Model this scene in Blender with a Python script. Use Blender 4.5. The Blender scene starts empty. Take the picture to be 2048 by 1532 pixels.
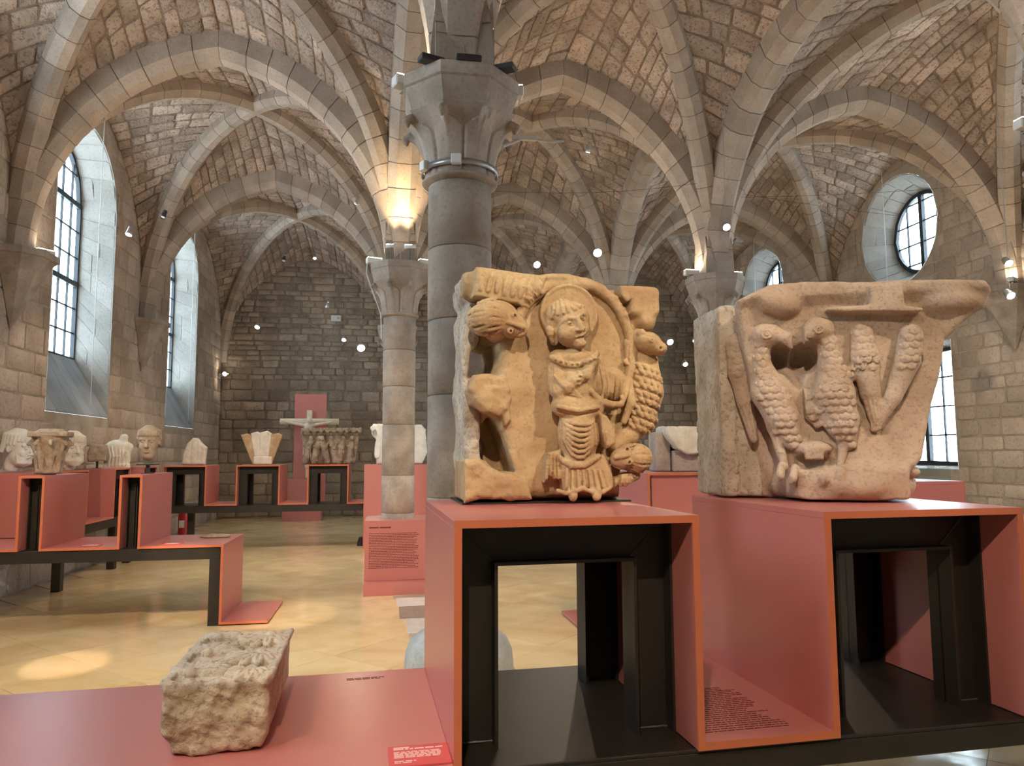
import bpy, math, random
import numpy as np
from mathutils import Vector, Matrix

random.seed(7)
SC = bpy.context.scene
COL = SC.collection

# ---------------------------------------------------------------- camera, world, exposure
EYE = 1.6
YAW, PITCH, ROLL = 0.163, 0.0953, -0.0049
fw = Vector((math.sin(YAW)*math.cos(PITCH), math.cos(YAW)*math.cos(PITCH), math.sin(PITCH)))
rt = Vector((math.cos(YAW), -math.sin(YAW), 0))
up = rt.cross(fw)
r2 = rt*math.cos(ROLL) + up*math.sin(ROLL)
u2 = up*math.cos(ROLL) - rt*math.sin(ROLL)
cd = bpy.data.cameras.new('camera'); cam = bpy.data.objects.new('camera', cd); COL.objects.link(cam)
cd.sensor_width = 36.0; cd.lens = 1459.87/2048*36.0; cd.clip_start = 0.05; cd.clip_end = 200
M = Matrix((r2, u2, -fw)).transposed().to_4x4(); M.translation = (0, 0, EYE); cam.matrix_world = M
SC.camera = cam
SC.view_settings.view_transform = 'Standard'; SC.view_settings.look = 'None'
SC.view_settings.gamma = 1.0; SC.view_settings.use_curve_mapping = False
SC.view_settings.exposure = 0.50
SC.cycles.max_bounces = 5; SC.cycles.diffuse_bounces = 3; SC.cycles.glossy_bounces = 2
SC.cycles.transmission_bounces = 4; SC.cycles.transparent_max_bounces = 6
SC.cycles.use_adaptive_sampling = True; SC.cycles.adaptive_threshold = 0.12; SC.cycles.adaptive_min_samples = 16; SC.cycles.use_denoising = True; SC.cycles.sample_clamp_indirect = 6.0
SC.cycles.debug_bvh_type = 'STATIC_BVH'
SC.cycles.caustics_reflective = False; SC.cycles.caustics_refractive = False

W = bpy.data.worlds.new('overcast_sky'); SC.world = W; W.use_nodes = True
bg = W.node_tree.nodes['Background']
bg.inputs['Color'].default_value = (0.72, 0.88, 1.0, 1); bg.inputs['Strength'].default_value = 9.0

def portal(loc, rot, sx, sy):
    l = bpy.data.lights.new('window_portal', 'AREA'); l.shape = 'RECTANGLE'; l.size = sx; l.size_y = sy
    l.cycles.is_portal = True
    o = bpy.data.objects.new('window_portal', l); COL.objects.link(o); o.location = loc; o.rotation_euler = rot
    return o

# ---------------------------------------------------------------- materials
MATS = {}
def nn(nt, t, **kw):
    n = nt.nodes.new(t)
    for k, v in kw.items(): setattr(n, k, v)
    return n
def mat_base(name, rough=0.8, spec=0.3):
    m = bpy.data.materials.new(name); m.use_nodes = True; MATS[name] = m
    b = m.node_tree.nodes['Principled BSDF']
    b.inputs['Roughness'].default_value = rough
    b.inputs['Specular IOR Level'].default_value = spec
    return m, m.node_tree, b
def plain(name, col, rough=0.6, metal=0.0, spec=0.4, grain=0.0, gscale=60, bump=0.0):
    m, nt, b = mat_base(name, rough, spec); b.inputs['Metallic'].default_value = metal
    b.inputs['Base Color'].default_value = (*col, 1)
    if grain or bump:
        tc = nn(nt, 'ShaderNodeTexCoord'); nz = nn(nt, 'ShaderNodeTexNoise')
        nz.inputs['Scale'].default_value = gscale; nz.inputs['Detail'].default_value = 4
        nt.links.new(tc.outputs['Object'], nz.inputs['Vector'])
        if grain:
            mx = nn(nt, 'ShaderNodeMix', data_type='RGBA')
            mx.inputs[6].default_value = (*[c*(1-grain) for c in col], 1); mx.inputs[7].default_value = (*[min(1, c*(1+grain)) for c in col], 1)
            nt.links.new(nz.outputs['Fac'], mx.inputs[0]); nt.links.new(mx.outputs[2], b.inputs['Base Color'])
        if bump:
            bp = nn(nt, 'ShaderNodeBump'); bp.inputs['Strength'].default_value = bump; bp.inputs['Distance'].default_value = 0.004
            nt.links.new(nz.outputs['Fac'], bp.inputs['Height']); nt.links.new(bp.outputs['Normal'], b.inputs['Normal'])
    return m
def emit(name, col, s):
    m = bpy.data.materials.new(name); m.use_nodes = True; MATS[name] = m
    nt = m.node_tree; nt.nodes.remove(nt.nodes['Principled BSDF'])
    e = nn(nt, 'ShaderNodeEmission'); e.inputs[0].default_value = (*col, 1); e.inputs[1].default_value = s
    nt.links.new(e.outputs[0], nt.nodes['Material Output'].inputs[0]); return m
def stone(name, c1, c2, dark=None, scale=3.0, pits=0.0, pscale=30, bump=0.5, vary=0.25, rough=0.9, dist=0.01, spec=0.2, stain=0.0, pitcol=None):
    """two tones blended by broad noise, a tint for each single stone, fine grain and dark pits"""
    m, nt, b = mat_base(name, rough, spec); L = nt.links.new
    tc = nn(nt, 'ShaderNodeTexCoord'); co = tc.outputs['Object']
    oi = nn(nt, 'ShaderNodeObjectInfo'); ge = nn(nt, 'ShaderNodeNewGeometry')
    ad = nn(nt, 'ShaderNodeMath', operation='ADD'); L(oi.outputs['Random'], ad.inputs[0]); L(ge.outputs['Random Per Island'], ad.inputs[1])
    fr = nn(nt, 'ShaderNodeMath', operation='FRACT'); L(ad.outputs[0], fr.inputs[0])
    n1 = nn(nt, 'ShaderNodeTexNoise'); n1.inputs['Scale'].default_value = scale; n1.inputs['Detail'].default_value = 3; L(co, n1.inputs['Vector'])
    cr = nn(nt, 'ShaderNodeValToRGB'); cr.color_ramp.elements[0].position = 0.35; cr.color_ramp.elements[1].position = 0.65
    cr.color_ramp.elements[0].color = (*c1, 1); cr.color_ramp.elements[1].color = (*c2, 1); L(n1.outputs['Fac'], cr.inputs[0])
    # per stone value
    mr = nn(nt, 'ShaderNodeMapRange'); mr.inputs['To Min'].default_value = 1-vary; mr.inputs['To Max'].default_value = 1+vary; L(fr.outputs[0], mr.inputs['Value'])
    hs = nn(nt, 'ShaderNodeHueSaturation'); L(cr.outputs[0], hs.inputs['Color']); L(mr.outputs[0], hs.inputs['Value'])
    col = hs.outputs[0]
    n2 = nn(nt, 'ShaderNodeTexNoise'); n2.inputs['Scale'].default_value = pscale; n2.inputs['Detail'].default_value = 3; n2.inputs['Roughness'].default_value = 0.65; L(co, n2.inputs['Vector'])
    if pits > 0:
        pr = nn(nt, 'ShaderNodeMapRange'); pr.inputs['From Min'].default_value = 0.36; pr.inputs['From Max'].default_value = 0.47
        pr.inputs['To Min'].default_value = pits; pr.inputs['To Max'].default_value = 0; L(n2.outputs['Fac'], pr.inputs['Value'])
        mx = nn(nt, 'ShaderNodeMix', data_type='RGBA'); L(pr.outputs[0], mx.inputs[0]); L(col, mx.inputs[6])
        pc = pitcol or tuple(c*0.35 for c in c1); mx.inputs[7].default_value = (*pc, 1); col = mx.outputs[2]
    if stain > 0:
        n3 = nn(nt, 'ShaderNodeTexNoise'); n3.inputs['Scale'].default_value = scale*0.45; n3.inputs['Detail'].default_value = 3; L(co, n3.inputs['Vector'])
        pr = nn(nt, 'ShaderNodeMapRange'); pr.inputs['From Min'].default_value = 0.5; pr.inputs['From Max'].default_value = 0.68; pr.inputs['To Max'].default_value = stain; L(n3.outputs['Fac'], pr.inputs['Value'])
        mx = nn(nt, 'ShaderNodeMix', data_type='RGBA'); L(pr.outputs[0], mx.inputs[0]); L(col, mx.inputs[6])
        mx.inputs[7].default_value = (*(dark or tuple(c*0.5 for c in c1)), 1); col = mx.outputs[2]
    L(col, b.inputs['Base Color'])
    bp = nn(nt, 'ShaderNodeBump'); bp.inputs['Strength'].default_value = bump; bp.inputs['Distance'].default_value = dist
    L(n2.outputs['Fac'], bp.inputs['Height']); L(bp.outputs['Normal'], b.inputs['Normal'])
    return m

stone('vault_stone', (0.40, 0.305, 0.24), (0.57, 0.455, 0.375), scale=3.5, pits=0.6, pscale=26, bump=1.0, vary=0.24, dist=0.03, stain=0.35)
stone('vault_mortar', (0.25, 0.185, 0.142), (0.33, 0.25, 0.195), scale=4, pscale=40, bump=0.9, vary=0.0, dist=0.02)
stone('rib_stone', (0.36, 0.285, 0.226), (0.45, 0.365, 0.295), scale=3, pits=0.25, pscale=45, bump=0.35, vary=0.14)
stone('rib_mortar', (0.17, 0.135, 0.105), (0.22, 0.18, 0.14), scale=6, vary=0.0)
stone('wall_stone', (0.42, 0.33, 0.26), (0.54, 0.44, 0.36), scale=1.6, pits=0.3, pscale=22, bump=0.8, vary=0.16, dist=0.015, stain=0.35)
stone('wall_mortar', (0.36, 0.295, 0.23), (0.46, 0.385, 0.31), scale=3, pscale=30, bump=0.8, vary=0.0, dist=0.015)
stone('rubble_stone', (0.30, 0.235, 0.175), (0.41, 0.33, 0.25), scale=2.0, pits=0.3, pscale=20, bump=0.9, vary=0.24, dist=0.02)
stone('rubble_mortar', (0.235, 0.185, 0.14), (0.31, 0.245, 0.19), scale=3, pscale=30, bump=0.8, vary=0.0)
stone('jamb_stone', (0.33, 0.31, 0.28), (0.43, 0.41, 0.375), scale=2, pits=0.2, pscale=30, bump=0.5, vary=0.12)
stone('column_stone', (0.33, 0.27, 0.222), (0.47, 0.40, 0.34), scale=4.5, pits=0.22, pscale=38, bump=0.5, vary=0.06, stain=0.35, dark=(0.30, 0.24, 0.19))
stone('slate', (0.30, 0.325, 0.345), (0.40, 0.425, 0.445), scale=2, pscale=14, bump=0.5, vary=0.12, rough=0.7)
stone('column_base_stone', (0.5, 0.52, 0.50), (0.64, 0.66, 0.64), scale=5, pits=0.2, pscale=40, bump=0.2, rough=0.5, spec=0.5, vary=0.05)
stone('floor_slab_white', (0.60, 0.57, 0.52), (0.70, 0.67, 0.62), scale=5, pits=0.2, pscale=30, bump=0.1, rough=0.35, spec=0.5)
stone('floor_slab_brown', (0.36, 0.28, 0.21), (0.46, 0.38, 0.30), scale=5, pits=0.3, pscale=30, bump=0.1, rough=0.4, spec=0.5)
def floor_mat(name, c1, c2, vary):
    m, nt, b = mat_base(name, 0.13, 0.75); L = nt.links.new
    tc = nn(nt, 'ShaderNodeTexCoord'); co = tc.outputs['Object']
    oi = nn(nt, 'ShaderNodeObjectInfo'); ge = nn(nt, 'ShaderNodeNewGeometry')
    ad = nn(nt, 'ShaderNodeMath', operation='ADD'); L(oi.outputs['Random'], ad.inputs[0]); L(ge.outputs['Random Per Island'], ad.inputs[1])
    fr = nn(nt, 'ShaderNodeMath', operation='FRACT'); L(ad.outputs[0], fr.inputs[0])
    n1 = nn(nt, 'ShaderNodeTexNoise'); n1.inputs['Scale'].default_value = 1.6; n1.inputs['Detail'].default_value = 4; n1.inputs['Distortion'].default_value = 1.2; L(co, n1.inputs['Vector'])
    cr = nn(nt, 'ShaderNodeValToRGB'); cr.color_ramp.elements[0].position = 0.3; cr.color_ramp.elements[1].position = 0.7
    cr.color_ramp.elements[0].color = (*c1, 1); cr.color_ramp.elements[1].color = (*c2, 1); L(n1.outputs['Fac'], cr.inputs[0])
    mr = nn(nt, 'ShaderNodeMapRange'); mr.inputs['To Min'].default_value = 1-vary; mr.inputs['To Max'].default_value = 1+vary; L(fr.outputs[0], mr.inputs['Value'])
    hs = nn(nt, 'ShaderNodeHueSaturation'); L(cr.outputs[0], hs.inputs['Color']); L(mr.outputs[0], hs.inputs['Value']); L(hs.outputs[0], b.inputs['Base Color'])
    rr = nn(nt, 'ShaderNodeMapRange'); rr.inputs['To Min'].default_value = 0.05; rr.inputs['To Max'].default_value = 0.16; L(n1.outputs['Fac'], rr.inputs['Value']); L(rr.outputs[0], b.inputs['Roughness'])
    n2 = nn(nt, 'ShaderNodeTexNoise'); n2.inputs['Scale'].default_value = 3.2; n2.inputs['Detail'].default_value = 2; L(co, n2.inputs['Vector'])
    bp = nn(nt, 'ShaderNodeBump'); bp.inputs['Strength'].default_value = 0.12; bp.inputs['Distance'].default_value = 0.03
    L(n2.outputs['Fac'], bp.inputs['Height']); L(bp.outputs['Normal'], b.inputs['Normal'])
    return m
floor_mat('floor_tile', (0.72, 0.52, 0.26), (0.85, 0.67, 0.40), 0.06)
floor_mat('floor_joint', (0.52, 0.37, 0.2), (0.62, 0.47, 0.29), 0.0)
plain('red_paint', (0.52, 0.175, 0.16), rough=0.33, spec=0.85, grain=0.05, gscale=250, bump=0.05)
plain('red_edge', (0.58, 0.165, 0.08), rough=0.5, spec=0.35)  # same red paint, made more orange to hold the warm lamp light
plain('black_steel', (0.022, 0.018, 0.015), rough=0.45, spec=0.5, grain=0.35, gscale=9)
plain('weld', (0.10, 0.095, 0.085), rough=0.5, metal=0.6, bump=0.6, gscale=90)
plain('window_frame', (0.022, 0.028, 0.034), rough=0.5)
plain('white_plastic', (0.72, 0.72, 0.70), rough=0.45)
plain('grey_metal', (0.42, 0.42, 0.42), rough=0.35, metal=0.7)
plain('dark_metal', (0.03, 0.03, 0.032), rough=0.4, spec=0.5)
plain('cable', (0.30, 0.28, 0.26), rough=0.5)
plain('dark_cable', (0.03, 0.028, 0.026), rough=0.6)
plain('white_cable', (0.62, 0.62, 0.6), rough=0.5)
plain('print_dark', (0.17, 0.035, 0.03), rough=0.6)
plain('label_red', (0.62, 0.09, 0.09), rough=0.45)
plain('print_white', (0.80, 0.62, 0.60), rough=0.6)
plain('fire_red', (0.45, 0.02, 0.02), rough=0.25, spec=0.6)
plain('ivory', (0.66, 0.58, 0.44), rough=0.6, grain=0.12, gscale=14, bump=0.1)
emit('lamp_warm', (1.0, 0.86, 0.66), 60.0)
emit('lamp_cool', (0.85, 0.94, 1.0), 60.0)
def glass_mat():
    m = bpy.data.materials.new('window_glass'); m.use_nodes = True; MATS['window_glass'] = m
    nt = m.node_tree; nt.nodes.remove(nt.nodes['Principled BSDF'])
    t = nn(nt, 'ShaderNodeBsdfTransparent'); t.inputs[0].default_value = (0.93, 0.97, 0.98, 1)
    g = nn(nt, 'ShaderNodeBsdfGlossy'); g.inputs['Roughness'].default_value = 0.03
    mx = nn(nt, 'ShaderNodeMixShader'); mx.inputs[0].default_value = 0.06; nt.links.new(t.outputs[0], mx.inputs[1]); nt.links.new(g.outputs[0], mx.inputs[2])
    nt.links.new(mx.outputs[0], nt.nodes['Material Output'].inputs[0])
glass_mat()

# ---------------------------------------------------------------- object helpers
def mk(name, verts, faces, mat, parent=None, kind=None, smooth=False, loc=None, rotz=None):
    me = bpy.data.meshes.new(name)
    me.from_pydata(verts, [], faces)
    if smooth: me.polygons.foreach_set('use_smooth', [True]*len(me.polygons))
    me.materials.append(MATS[mat])
    return link(name, me, parent, kind, loc, rotz)
def link(name, me, parent=None, kind=None, loc=None, rotz=None):
    o = bpy.data.objects.new(name, me); COL.objects.link(o)
    if parent: o.parent = parent
    if kind: o['kind'] = kind
    if loc is not None: o.location = loc
    if rotz is not None: o.rotation_euler = (0, 0, rotz)
    return o
def tag(o, label, cat, group=None):
    o['label'] = label; o['category'] = cat
    if group: o['group'] = group
    return o
def empty(name, loc=(0, 0, 0), rotz=0.0):
    o = bpy.data.objects.new(name, None); COL.objects.link(o); o.location = loc; o.rotation_euler = (0, 0, rotz)
    o.empty_display_size = 0.1
    return o
def copy_tree(o, parent=None):
    c = o.copy(); COL.objects.link(c); c.parent = parent
    for ch in list(o.children): copy_tree(ch, c)
    return c

class MB:
    """collects boxes, prisms, tubes and lathes for ONE mesh"""
    def __init__(s): s.v = []; s.f = []
    def add(s, v, f):
        n = len(s.v); s.v += [tuple(p) for p in v]; s.f += [tuple(i+n for i in q) for q in f]; return s
    def box(s, x0, x1, y0, y1, z0, z1, bev=0.0):
        if bev <= 0:
            v = [(x, y, z) for x in (x0, x1) for y in (y0, y1) for z in (z0, z1)]
            f = [(0, 1, 3, 2), (4, 6, 7, 5), (0, 4, 5, 1), (2, 3, 7, 6), (0, 2, 6, 4), (1, 5, 7, 3)]
            return s.add(v, f)
        b = bev   # box with all twelve edges chamfered
        X, Y, Z = (x0, x1), (y0, y1), (z0, z1); v = []; idx = {}
        for i in (0, 1):
            for j in (0, 1):
                for k in (0, 1):
                    sx, sy, sz = (1, -1)[i], (1, -1)[j], (1, -1)[k]
                    for a in range(3):
                        p = [X[i]+(0 if a == 0 else sx*b), Y[j]+(0 if a == 1 else sy*b), Z[k]+(0 if a == 2 else sz*b)]
                        idx[i, j, k, a] = len(v); v.append(tuple(p))
        f = []
        for a in range(3):
            o1, o2 = [q for q in range(3) if q != a]
            for e in (0, 1):
                def I(p, q):
                    c = [0, 0, 0]; c[a] = e; c[o1] = p; c[o2] = q; return idx[c[0], c[1], c[2], a]
                f.append((I(0, 0), I(1, 0), I(1, 1), I(0, 1)))
            for p in (0, 1):
                for q in (0, 1):
                    def J(e, w):
                        c = [0, 0, 0]; c[a] = e; c[o1] = p; c[o2] = q; return idx[c[0], c[1], c[2], w]
                    f.append((J(0, o1), J(1, o1), J(1, o2), J(0, o2)))
        for i in (0, 1):
            for j in (0, 1):
                for k in (0, 1): f.append((idx[i, j, k, 0], idx[i, j, k, 1], idx[i, j, k, 2]))
        return s.add(v, f)
    def ring(s, rings, close=True, cap=True):
        n = len(rings[0]); v = [p for r in rings for p in r]; f = []
        for i in range(len(rings)-1):
            for j in range(n if close else n-1):
                k = (j+1) % n; f.append((i*n+j, i*n+k, (i+1)*n+k, (i+1)*n+j))
        if cap and close: f.append(tuple(range(n))[::-1]); f.append(tuple((len(rings)-1)*n+j for j in range(n)))
        return s.add(v, f)
    def lathe(s, prof, n=24, c=(0, 0, 0), a0=0.0, cap=True):
        return s.ring([[(c[0]+r*math.cos(a0+2*math.pi*j/n), c[1]+r*math.sin(a0+2*math.pi*j/n), c[2]+z) for j in range(n)] for r, z in prof], cap=cap)
    def tube(s, pts, r, n=8):
        pts = [Vector(p) for p in pts]; R = r if isinstance(r, (list, tuple)) else [r]*len(pts); rings = []
        pu = None
        for i, p in enumerate(pts):
            t = (pts[min(i+1, len(pts)-1)]-pts[max(i-1, 0)]).normalized()
            if pu is None: pu = Vector((0, 0, 1)) if abs(t.z) < 0.9 else Vector((1, 0, 0))
            a = t.cross(pu).normalized(); bb = a.cross(t).normalized(); pu = bb
            rings.append([tuple(p+(a*math.cos(2*math.pi*j/n)+bb*math.sin(2*math.pi*j/n))*R[i]) for j in range(n)])
        return s.ring(rings)
    def build(s, name, mat, parent=None, kind=None, smooth=False, loc=None, rotz=None):
        return mk(name, s.v, s.f, mat, parent, kind, smooth, loc, rotz)

def stone_piece(S, u0, u1, v0, v1, proud, inset, jit, n=8, mid=False):
    """a lump of stone on surface S(u, v) -> (point, normal): four rough corners, rounded shoulder"""
    cu, cv = (u0+u1)/2, (v0+v1)/2; hu, hv = (u1-u0)/2, (v1-v0)/2; pts = []
    asp = 1.0
    for (sx, sy) in ((1, 1), (-1, 1), (-1, -1), (1, -1)):
        jx, jy = 1-random.uniform(0, jit), 1-random.uniform(0, jit); ca, cb = random.uniform(0.10, 0.26), random.uniform(0.06, 0.16)
        a, b = (sx*jx, sy*(jy-ca)), (sx*(jx-cb), sy*jy)
        pts += [a, b] if sx*sy > 0 else [b, a]
        if mid: pts.append((0, sy*(1-random.uniform(-0.03, jit*0.6))) if sx*sy > 0 else (sx*(1-random.uniform(-0.03, jit*0.6)), 0))
    n = len(pts); v = []
    for (sc, off) in ((1.0, -0.012), (0.98, proud*0.65), (1-inset, proud)):
        for (a, b) in pts:
            p, nrm = S(cu+a*hu*sc, cv+b*hv*sc)
            o = off if off < 0 else off*random.uniform(0.75, 1.15)
            v.append(tuple(p+nrm*o))
    f = []
    for r in range(2):
        for i in range(n): f.append((r*n+i, r*n+(i+1) % n, (r+1)*n+(i+1) % n, (r+1)*n+i))
    f.append(tuple(2*n+i for i in range(n)))
    return v, f
def lay_stones(pieces, parent, mat, limit=300, name='stone', stuff='small_stones'):
    """pieces: (shown size, verts, faces). The largest become single parts, the rest one part"""
    pieces.sort(key=lambda q: -q[0]); limit = min(limit, sum(1 for q in pieces if q[0] > 0))
    for q in pieces[:limit]: mk(name, q[1], q[2], mat, parent, smooth=True)
    if len(pieces) > limit:
        mb = MB()
        for q in pieces[limit:]: mb.add(q[1], q[2])
        mb.build(stuff, mat, parent, kind='stuff', smooth=True)
def seen(p, w, h):
    """how large a piece of w x h metres at p shows; pieces outside the view count as nothing"""
    d = Vector(p)-Vector((0, 0, EYE)); z = d.dot(fw)
    if z < 0.3: return 0.0
    if abs(d.dot(r2)/z) > 0.80 or abs(d.dot(u2)/z) > 0.62: return 0.0
    return w*h/(z*z)

# ================================================================ the hall
ZI = 3.93                                   # top of the abaci, where the ribs spring
XS = [-4.35, 0.08, 4.27, 8.87]
YS = [-1.2, 4.5, 9.09, 13.54, 19.6]
NODE = {(i, j): Vector((XS[i], YS[j])) for i in range(4) for j in range(5)}
NODE[1, 1] = Vector((0.41, 4.5)); NODE[2, 1] = Vector((4.95, 4.4))
H_TR, H_LO, H_DI, H_WALL = 2.5, 2.5, 2.9, 2.85

class HalfArch:
    def __init__(s, P, Mid, o, H):
        s.P = P; e = Mid-P; s.span = e.length; s.e = e/s.span; s.o = o; s.H = H; s.h = s.span-o
        s.n = Vector((-s.e.y, s.e.x)); s.arc = H >= s.h
        s.R = (s.h**2+H**2)/(2*s.h) if s.arc else s.h
    def pmax(s, dr):
        return math.acos(max(-1, min(1, (s.R-s.h)/(s.R+dr)))) if s.arc else math.pi/2
    def pt(s, tau, dr=0.0, lat=0.0):
        ph = tau*s.pmax(dr)
        if s.arc: x = s.o+s.R-(s.R+dr)*math.cos(ph); z = ZI+(s.R+dr)*math.sin(ph)
        else: x = s.o+s.h-(s.h+dr)*math.cos(ph); z = ZI+(s.H+dr)*math.sin(ph)
        q = s.P+s.e*x+s.n*lat
        return Vector((q.x, q.y, z))
    def length(s): return s.pmax(0)*(s.R if s.arc else (s.h+s.H)/2)

trim_n = [0]
def rib(P, Q, Mid, o, H, w, d, ch, vl=0.30, detail=True):
    """an arch of wedge stones; its own mesh is the mortar core, each wedge a child"""
    trim_n[0] += 1
    def sec(g): return [(-w/2+g, d+0.12), (-w/2+g, ch+g*0.4), (-w/2+ch+g*0.4, g), (w/2-ch-g*0.4, g), (w/2-g, ch+g*0.4), (w/2-g, d+0.12)]
    core = MB(); halves = [HalfArch(P, Mid, o, H), HalfArch(Q, Mid, o, H)]
    for hf in halves:
        core.ring([[tuple(hf.pt(k/16, r, a)) for a, r in sec(0.008)] for k in range(17)], cap=False)
    root = core.build('trim_%d' % trim_n[0], 'rib_mortar' if detail else 'rib_stone', kind='structure')
    if not detail: return root
    for hf in halves:
        L = hf.length(); n = max(6, round(L/vl)); g = 0.005/L
        cuts = [0]+[(k+random.uniform(-0.12, 0.12))/n for k in range(1, n)]+[1]
        for k in range(n):
            a0 = cuts[k]+(g if k else 0); a1 = cuts[k+1]-(g if k < n-1 else g*0.5)
            sw = random.uniform(-0.003, 0.003)
            mb = MB(); mb.ring([[tuple(hf.pt(a0+(a1-a0)*q/2, r+sw, a)) for a, r in sec(0)] for q in range(3)])
            mb.build('voussoir', 'rib_stone', root)
    return root

def crossing(a, b, c, d):
    r = b-a; s = d-c; t = ((c.x-a.x)*s.y-(c.y-a.y)*s.x)/(r.x*s.y-r.y*s.x)
    return a+r*t

TW, TD, TC = 0.37, 0.27, 0.10      # transverse and long arches
DW, DD, DC = 0.27, 0.20, 0.085     # diagonal ribs
def bay(i, j, stones, limit=300, ribs=True):
    A, B, C, D = NODE[i, j], NODE[i+1, j], NODE[i+1, j+1], NODE[i, j+1]
    X = crossing(A, C, B, D); dia = {}
    for P in (A, B, C, D): dia[tuple(P)] = HalfArch(P, X, 0.17, H_DI)
    sides = []
    for P, Q, wall in ((A, B, j == 0), (B, C, i == 2), (C, D, j == 3), (D, A, i == 0)):
        sides.append((P, Q, wall))
    base = MB(); pieces = []
    low = Vector((X.x, X.y, 2.0))
    for P, Q, wall in sides:
        Mid = (P+Q)/2
        for E in (P, Q):
            ha = HalfArch(E, Mid, 0.0 if wall else 0.19, H_WALL if wall else H_TR); da = 0.0 if wall else TD
            hd = dia[tuple(E)]; dd = DD
            def pos(s, t, ha=ha, hd=hd, da=da, dd=dd):
                p = ha.pt(s, da).lerp(hd.pt(s, dd), t); p.z += 0.10*4*t*(1-t)*s*s; return p
            def S(t, s, pos=pos):
                s = max(0.02, min(0.999, s)); p = pos(s, t); e = 0.01
                n = (pos(s, t+e)-pos(s, t-e)).cross(pos(min(1, s+e), t)-pos(s-e, t))
                n = n.normalized() if n.length > 1e-9 else Vector((0, 0, -1))
                if n.dot(low-p) < 0: n = -n
                return p, n
            ns, nt_ = 16, 6
            v = [tuple(pos(k/ns, q/nt_)) for k in range(ns+1) for q in range(nt_+1)]
            f = [(k*(nt_+1)+q, k*(nt_+1)+q+1, (k+1)*(nt_+1)+q+1, (k+1)*(nt_+1)+q) for k in range(ns) for q in range(nt_)]
            base.add(v, f)
            if stones:
                L = ha.length()*1.08; s = 0.10
                while s < 0.995:
                    hgt = random.uniform(0.14, 0.255); s1 = min(1.0, s+hgt/L)
                    if 1.0-s1 < 0.08/L: s1 = 1.0
                    sm = (s+s1)/2; ln = (pos(sm, 0)-pos(sm, 1)).length
                    t0 = (0.02 if wall else TW/2*0.9)/ln; t1 = 1-DW/2*0.9/ln
                    t = t0-random.uniform(0, 0.15)/ln
                    while t < t1:
                        wl = random.uniform(0.18, 0.50)/ln; t2 = min(t+wl, t1+0.05/ln)
                        if t1-t2 < 0.12/ln: t2 = t1+0.04/ln
                        gu, gv = 0.007/ln, 0.006/L
                        a0, a1, b0, b1 = max(t, 0)+gu, min(t2, 1)-gu, s+gv, s1-gv
                        if (a1-a0)*ln > 0.07:
                            vv, ff = stone_piece(S, a0, a1, b0, b1, random.uniform(0.012, 0.032), random.uniform(0.08, 0.15), 0.08)
                            c = pos(sm, (a0+a1)/2)
                            pieces.append((seen(c, (a1-a0)*ln, hgt)*random.uniform(0.95, 1.05), vv, ff))
                        t = t2
                    s = s1
    ce = base.build('ceiling', 'vault_mortar' if stones else 'vault_stone', kind='structure', smooth=True)
    if stones: lay_stones([p for p in pieces if p[0] > 0 or j == 1], ce, 'vault_stone', limit)
    if ribs:
        det = j >= 1 or i < 2
        rib(A, C, X, 0.17, H_DI, DW, DD, DC, detail=det); rib(B, D, X, 0.17, H_DI, DW, DD, DC, detail=det)
        if i < 2: rib(B, C, (B+C)/2, 0.19, H_LO, TW, TD, TC, detail=det)      # long arch on the right side
        if j >= 1: rib(A, B, (A+B)/2, 0.19, H_TR, TW, TD, TC, detail=det)     # cross arch on the near side
for i in range(3):
    bay(i, 0, False); bay(i, 1, True, 300); bay(i, 2, True, 200); bay(i, 3, True, 60)

# roof over the vaults, added unseen to stop light leaks, and the floor
MB().box(-6, 10.5, -2.2, 21, 8.0, 8.2).build('roof', 'vault_mortar', kind='structure')
fl = mk('floor', [(-5.2, -2, -0.006), (9.8, -2, -0.006), (9.8, 20.4, -0.006), (-5.2, 20.4, -0.006)], [(0, 1, 2, 3)], 'floor_joint', kind='structure')
T = 0.62; pieces = []; c45 = math.sqrt(0.5)
for a in range(-14, 46):
    for b in range(-30, 30):
        cx, cy = (a-b)*T*c45*1.0, (a+b)*T*c45
        if not (-4.3 < cx < 8.8 and -1.1 < cy < 19.5): continue
        h = T/2-0.0025; P = [(cx+(sx*h-sy*h)*c45, cy+(sx*h+sy*h)*c45) for sx, sy in ((-1, -1), (1, -1), (1, 1), (-1, 1))]
        P = [(max(-4.35, min(8.87, x)), max(-1.2, min(19.6, y))) for x, y in P]
        dz = random.uniform(-0.0004, 0.0004)
        v = [(x, y, -0.006) for x, y in P]+[(x, y, dz) for x, y in P]
        s = seen((cx, cy, 0), 0.6, 0.6*0.4)
        pieces.append((s, v, [(4, 5, 6, 7), (0, 1, 5, 4), (1, 2, 6, 5), (2, 3, 7, 6), (3, 0, 4, 7)]))
pieces.sort(key=lambda q: -q[0])
for q in pieces[:300]: mk('floor_tile', q[1], q[2], 'floor_tile', fl)
mb = MB()
for q in pieces[300:]: mb.add(q[1], q[2])
mb.build('floor_tiles_beyond', 'floor_tile', fl, kind='stuff')
# band of older slabs between the two columns of the row
y = 4.95; k = 0
while y < 8.4:
    d = random.uniform(0.42, 0.60); x0 = 0.03+(8.5-y)*0.06+random.uniform(-0.02, 0.02)
    MB().box(x0, x0+0.72, y+0.008, y+d-0.008, -0.005, 0.006, bev=0.004).build('floor_slab', 'floor_slab_white' if k % 2 == 0 else 'floor_slab_brown', fl)
    y += d; k += 1

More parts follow.
